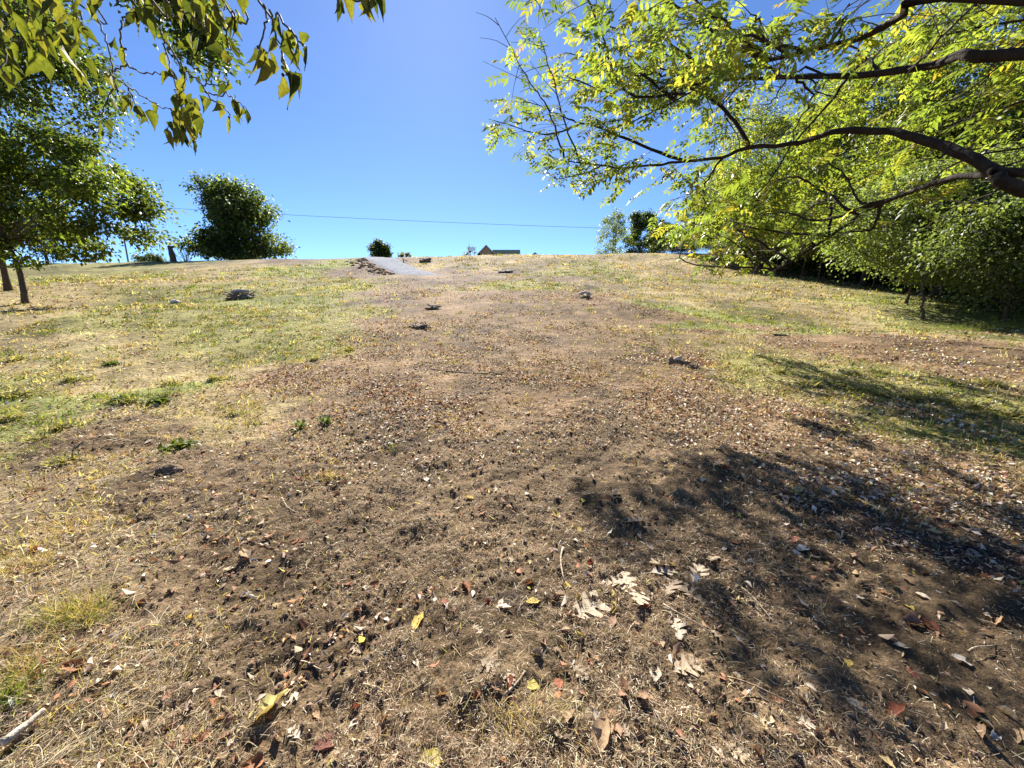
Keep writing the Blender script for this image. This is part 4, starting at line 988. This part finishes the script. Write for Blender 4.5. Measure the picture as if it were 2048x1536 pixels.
brush(1010, 545, 40, 4, 'flat patch of broken pale debris above the bare slope', (.35, .3, .26), 10)
brush(1385, 735, 40, 8, 'ragged bits of bark beside the wood chunk', (.14, .10, .075), 10)
# pale stone and earth bank along the drive
q = ground(350, 606); a = Acc(); lump(a, (0, 0, .05), (.22, .12, .10), (.55, .50, .44), 3); o = link('pale_stone', a.mesh('pale_stone'), M['stone']); o.location = q; tag(o, 'pale stone lying in the grassy hollow', 'stone')
a = Acc()
for i_ in range(240):
    f = (i_ / 239) * (len(DA) * .55); j = int(f); p_ = DA[j] * (1 - f + j) + DA[min(j + 1, len(DA) - 1)] * (f - j) + np.array([-.35 - abs(rng.normal(0, .8)), rng.normal(0, .6)])
    s_ = .03 + .13 * rng.random() ** 2.5; lump(a, (p_[0], p_[1], float(hgt(*p_)) + s_ * .12), (s_ * 1.3, s_ * 1.3, s_ * .7), np.array((.20, .135, .092)) * rng.uniform(.75, 1.2), i_ + 50, 7, 5, .55)
tag(link('earth_bank', a.mesh('earth_bank'), M['stone']), 'low bank of brown earth along the edge of the gravel drive', 'earth', kind='stuff')
# stake by the drive
q = ground(808, 525); a = Acc(); tube(a, [(0, 0, -.1), (-.1, 0, .45), (.15, 0, .25), (.4, 0, .12)], [.06, .05, .05, .03], 6, (.09, .07, .055), .2); o = link('broken_root', a.mesh('broken_root'), M['wood']); o.location = q; tag(o, 'short broken root sticking up at the edge of the drive', 'root')
q = onground(P(796, 508, 56)[0], 56); a = Acc(); tube(a, [(0, 0, -.1), (0, 0, .8)], .05, 6, (.3, .28, .26)); o = link('marker_stake', a.mesh('marker_stake'), M['wood']); o.location = q; tag(o, 'thin marker stake standing on the crest beside the drive', 'stake')
# crooked sapling stem standing in front of the shrubs
q = ground(1846, 638); s_ = q[1] / FPX; a = Acc()
st = [(0, 0, -.03), (-3 * s_, 0, 16 * s_), (-8 * s_, 0, 24 * s_), (-3 * s_, .05, 38 * s_), (-8 * s_, .1, 56 * s_), (-6 * s_, .1, 80 * s_), (-12 * s_, .1, 112 * s_)]
pp = resample(st, 20); tube(a, pp, np.linspace(.05, .02, len(pp)), 7, (.08, .06, .05), .2)
tube(a, [pp[8], pp[8] + [.25, 0, .25], pp[8] + [.3, 0, .6]], [.02, .015, .008], 5, (.08, .06, .05), .2)
o = empty('crooked_sapling', q); tag(o, 'crooked dark sapling stem standing clear in front of the shrubs', 'sapling'); link('stem', a.mesh('stem'), M['bark'], o)

# weeds and tufts
def weed_mesh(seed, n, H, spread, cols, broad=.35):
    r = np.random.default_rng(seed); a = Acc()
    tp = leaf_tpl([(0, .06), (.3, broad * .6), (.6, broad * .5), (1, .01)], .25, .35, 0, 0, .15)
    az = r.uniform(0, 6.28, n); el = r.uniform(.15, 1.3, n); d = np.stack([np.cos(az) * np.cos(el), np.sin(az) * np.cos(el), np.sin(el)], 1)
    ps = np.stack([r.normal(0, spread, n), r.normal(0, spread, n), r.random(n) * H * .5], 1); ps[: n // 3, 2] = 0
    scatter(a, tp, ps, frames(d, np.tile([0, 0, 1.], (n, 1)) + r.normal(0, .3, (n, 3))), H * r.uniform(.4, .9, n), np.array(cols)[r.integers(0, len(cols), n)] * r.uniform(.7, 1.3, (n, 1)))
    return a.mesh('weed')
WDG = [weed_mesh(1, 190, .075, .042, [(.13, .165, .04), (.19, .21, .055), (.09, .115, .03)]), weed_mesh(2, 150, .10, .045, [(.22, .23, .07), (.30, .28, .10), (.40, .33, .17)], .13), weed_mesh(3, 26, .12, .02, [(.10, .14, .04), (.14, .18, .05)], .3)]
def weed(px, py, wpx, k_, label, group=None):
    q = ground(px, py); dep = q[1] * CP - (q[2] - CAMH) * SP; base = [.19, .26, .2][k_]
    o = link('weed_clump', WDG[k_], M['grass']); o.location = q - [0, 0, .008]; s_ = wpx / FPX * dep / base; o.scale = (s_, s_, min(s_, 1.3)); o.rotation_euler = (0, 0, rng.uniform(0, 6)); tag(o, label, 'weed', group)
weed(362, 895, 52, 0, 'dense dark green leafy weed at the edge of the bare soil')
weed(250, 800, 44, 0, 'broad dark weed clump with bright leaves beside it'); weed(318, 803, 44, 0, 'dark low weed clump beside the broad weed clump')
weed(258, 806, 45, 1, 'bright yellow-green weed between two dark weed clumps')
weed(150, 760, 60, 1, 'grassy yellow-green tuft on a slope of dry straw'); weed(600, 858, 42, 2, 'flat dark rosette weed on leaf litter'); weed(652, 848, 40, 2, 'flat dark rosette weed on leaf litter beside the first rosette')
weed(120, 858, 60, 1, 'pale green tuft above the bare left bank'); weed(130, 925, 65, 1, 'bright grass tuft at the edge of bare soil'); weed(225, 730, 26, 0, 'small upright dark weed in the dry grass')
for (a_, b_, s_) in [(40,790,70),(20,840,70),(80,880,50),(340,770,40),(430,760,40),(470,830,40),(30,720,60),(700,700,30),(630,720,30),(1890,1370,0),(1165,760,0)]:
    if s_: weed(a_, b_, s_, 1, 'loose tuft of yellow-green grass in dry stubble', 'grass tufts in the stubble')
for (a_, b_, s_) in [(1620,770,60),(1690,775,60),(1760,790,70),(1850,800,80),(1940,810,80),(2010,830,80),(1560,745,40),(1980,770,60)]:
    weed(a_, b_, s_, 1, 'green tuft of grass in the dappled shade on the litter', 'green tufts in the shade')
# grass tuft with deep shadow, bottom left
def tuft(px, py, n, H, spread, cols, label):
    q = ground(px, py); a = Acc(); d = rand_dir(n); d[:, 2] = np.abs(d[:, 2]) * .7 + .35; ps = rng.normal(0, spread, (n, 3)) * [1, .6, 0]
    scatter(a, BLADE, ps, frames(d, rand_dir(n)), np.stack([np.full(n, .0028), H * rng.uniform(.4, 1, n), H * rng.uniform(.4, 1, n)], 1), palette(cols, n, .2))
    o = link('grass_tuft', a.mesh('grass_tuft'), M['grass']); o.location = q; tag(o, label, 'grass tuft'); o['kind'] = 'stuff'
tuft(150, 1230, 700, .13, .09, GREEN[:3] + STRAW, 'grass tuft with greenish blades and a deep shadow under it')
tuft(60, 1130, 500, .10, .10, STRAW, 'dry straw tuft above the greenish grass tuft'); tuft(60, 1330, 600, .11, .12, STRAW, 'dry straw tuft below the greenish grass tuft'); tuft(20, 1400, 90, .22, .04, GREEN[:2], 'few broad green blades among straw at the lower bank')
tuft(660, 955, 350, .09, .07, STRAW, 'small tangle of dry straw on the bare soil'); tuft(1060, 1440, 260, .09, .08, STRAW, 'knot of straw beside the bright yellow leaf'); tuft(1900, 660, 900, .35, .5, GREEN, 'tall green grass beneath the shrubs'); tuft(1985, 655, 900, .4, .5, GREEN, 'taller green grass tuft against the last shrub')
# clod with a hollow at left
q = ground(333, 948); a = Acc(); lump(a, (0, .05, .02), (.09, .05, .045), (.15, .11, .075), 9); lump(a, (-.07, .02, .015), (.04, .04, .035), (.13, .09, .06), 10); lump(a, (.08, .03, .02), (.05, .04, .03), (.20, .14, .09), 11)
o = link('earth_clod', a.mesh('earth_clod'), M['stone']); o.location = q; tag(o, 'large dark clod of turned earth beside yellow leaves', 'clod')

# ------------------------------------------------------------------ buildings, wire
def box(acc, x0, x1, y0, y1, z0, z1, col):
    V = [(x, y, z) for x in (x0, x1) for y in (y0, y1) for z in (z0, z1)]
    acc.add(V, [(0, 1, 3, 2), (4, 6, 7, 5), (0, 4, 5, 1), (2, 3, 7, 6), (0, 2, 6, 4), (1, 5, 7, 3)], None, col)
def house():
    Y = 100.0; gl, gr, rr_ = P(957, 507, Y)[0], P(988, 507, Y)[0], P(1041, 507, Y)[0]
    zr = P(971, 489.5, Y)[2]; zr2 = P(1010, 499.5, Y + 5)[2]; z0 = float(hgt(gl, Y)) - .3; ze = zr - (gr - gl) * .5
    o = empty('house', (gl, Y, z0)); tag(o, 'house with tan front gable and long dark green roof beyond the crest', 'house')
    org = np.array([gl, Y, z0]); W_ = gr - gl; h = ze - z0
    a = Acc(); box(a, .4, W_ - .4, .3, 9, 0, h, (.36, .27, .19)); box(a, W_ - .4, rr_ - gl - .3, 1.2, 9.5, 0, min(h, zr2 - z0 - .9), (.36, .27, .19)); link('wall', a.mesh('wall', False), M['stone'], o)
    pk = zr - z0; a = Acc(); a.add([(.3, .28, h), (W_ - .3, .28, h), (W_ / 2, .28, pk - .15)], None, [(0, 1, 2)], (.40, .29, .20)); link('gable', a.mesh('gable', False), M['stone'], o)
    a = Acc()
    for s in (0, 1):
        xe = -.3 if s == 0 else W_ + .3; ze_ = h - .3
        a.add([(xe, -.1, ze_), (W_ / 2, -.1, pk), (W_ / 2, 9.4, pk), (xe, 9.4, ze_), (xe, -.1, ze_ - .2), (W_ / 2, -.1, pk - .2), (W_ / 2, 9.4, pk - .2), (xe, 9.4, ze_ - .2)],
              [(0, 1, 2, 3), (4, 5, 6, 7), (0, 4, 5, 1), (3, 2, 6, 7), (0, 3, 7, 4)], None, (.07, .085, .08))
    r1 = link('roof', a.mesh('roof', False), M['roof'], o)
    a = Acc()
    for s in (0, 1): a.add([((-.32, W_ + .32)[s], -.14, h - .52), ((-.32, W_ + .32)[s], -.14, h - .26), (W_ / 2, -.14, pk + .03), (W_ / 2, -.14, pk - .24)], [(0, 1, 2, 3)], None, (.55, .45, .33))
    link('bargeboard', a.mesh('bargeboard', False), M['wood'], o)
    zr2 -= z0; a = Acc(); xa, xb = W_ - .6, rr_ - gl
    for s in (-1, 1):
        a.add([(xa, 5 + s * 5, zr2 - 2.4), (xb, 5 + s * 5, zr2 - 2.4), (xb, 5, zr2), (xa, 5, zr2), (xa, 5 + s * 5, zr2 - 2.6), (xb, 5 + s * 5, zr2 - 2.6), (xb, 5, zr2 - .2), (xa, 5, zr2 - .2)], [(0, 1, 2, 3), (4, 5, 6, 7), (1, 5, 6, 2), (0, 4, 5, 1)], None, (.05, .075, .07))
    link('long_roof', a.mesh('long_roof', False), M['roof'], o)
house()
Y = 130.0; c = P(1070, 505, Y); z0 = float(hgt(c[0], Y)); o = empty('garden_shed', (c[0], Y, z0)); tag(o, 'little shed of which only the roof peak shows over the crest', 'shed')
a = Acc(); hz = P(1070, 504.3, Y)[2] - z0; box(a, -1.2, 1.2, -1, 1, -.5, hz - 1.2, (.3, .25, .2)); link('wall', a.mesh('wall', False), M['stone'], o)
a = Acc(); a.add([(-1.5, -1.3, hz - 1.3), (1.5, -1.3, hz - 1.3), (1.5, 1.3, hz - 1.3), (-1.5, 1.3, hz - 1.3), (0, 0, hz)], [(3, 2, 1, 0)], [(0, 1, 4), (1, 2, 4), (2, 3, 4), (3, 0, 4)], (.2, .17, .15)); link('roof', a.mesh('roof', False), M['wood'], o)
# brown shed behind the spreading tree
c = ground(172, 522); o = empty('brown_shed', c); tag(o, 'low brown shed behind the spreading tree', 'shed')
a = Acc(); box(a, -1.6, 1.6, 0, 2.5, -.4, .95, (.20, .12, .08)); link('wall', a.mesh('wall', False), M['wood'], o)
a = Acc(); a.add([(-1.9, -.3, .98), (1.9, -.3, .98), (1.9, 2.8, 1.4), (-1.9, 2.8, 1.4), (-1.9, -.3, 1.08), (1.9, -.3, 1.08), (1.9, 2.8, 1.5), (-1.9, 2.8, 1.5)], [(0, 3, 2, 1), (4, 5, 6, 7), (0, 1, 5, 4), (1, 2, 6, 5), (2, 3, 7, 6), (3, 0, 4, 7)], None, (.12, .09, .08)); link('roof', a.mesh('roof', False), M['wood'], o)
for (px_, lab) in [(106, 'grey timber post standing beside the brown shed'), (132, 'second grey timber post nearer the brown shed')]:
    c = ground(px_, 523); a = Acc(); tube(a, [(0, 0, -.2), (0, 0, 1.5)], .10, 7, (.32, .29, .25)); o = link('timber_post', a.mesh('timber_post'), M['wood']); o.location = c; tag(o, lab, 'post')
# power line between two poles hidden in trees
Y = 84; pA_, pB_ = P(236, 410, Y), P(1232, 457, Y)
pts = [pA_ * (1 - f) + pB_ * f - [0, 0, 1.1 * 4 * f * (1 - f) * .35] for f in np.linspace(0, 1, 40)]
for pe, lab in ((pA_, 'wooden utility pole hidden by the spreading tree'), (pB_, 'wooden utility pole hidden by the thin crest tree')):
    gz = float(hgt(pe[0], pe[1])); o = empty('utility_pole', (pe[0], pe[1], gz - .3)); tag(o, lab, 'pole'); hh = pe[2] - gz + .3
    a = Acc(); tube(a, [(0, 0, 0), (0, 0, hh + .3)], [.16, .11], 8, (.18, .14, .11)); link('pole', a.mesh('pole'), M['wood'], o)
    a = Acc(); tube(a, [(0, 0, hh), (0, 0, hh + .08)], .14, 8, (.3, .3, .3)); link('insulator', a.mesh('insulator'), M['wood'], o)
a = Acc(); tube(a, pts, .035, 5, (.10, .12, .16)); tag(link('power_line', a.mesh('power_line'), M['twig']), 'thin dark overhead wire sagging across the sky above the crest', 'wire')
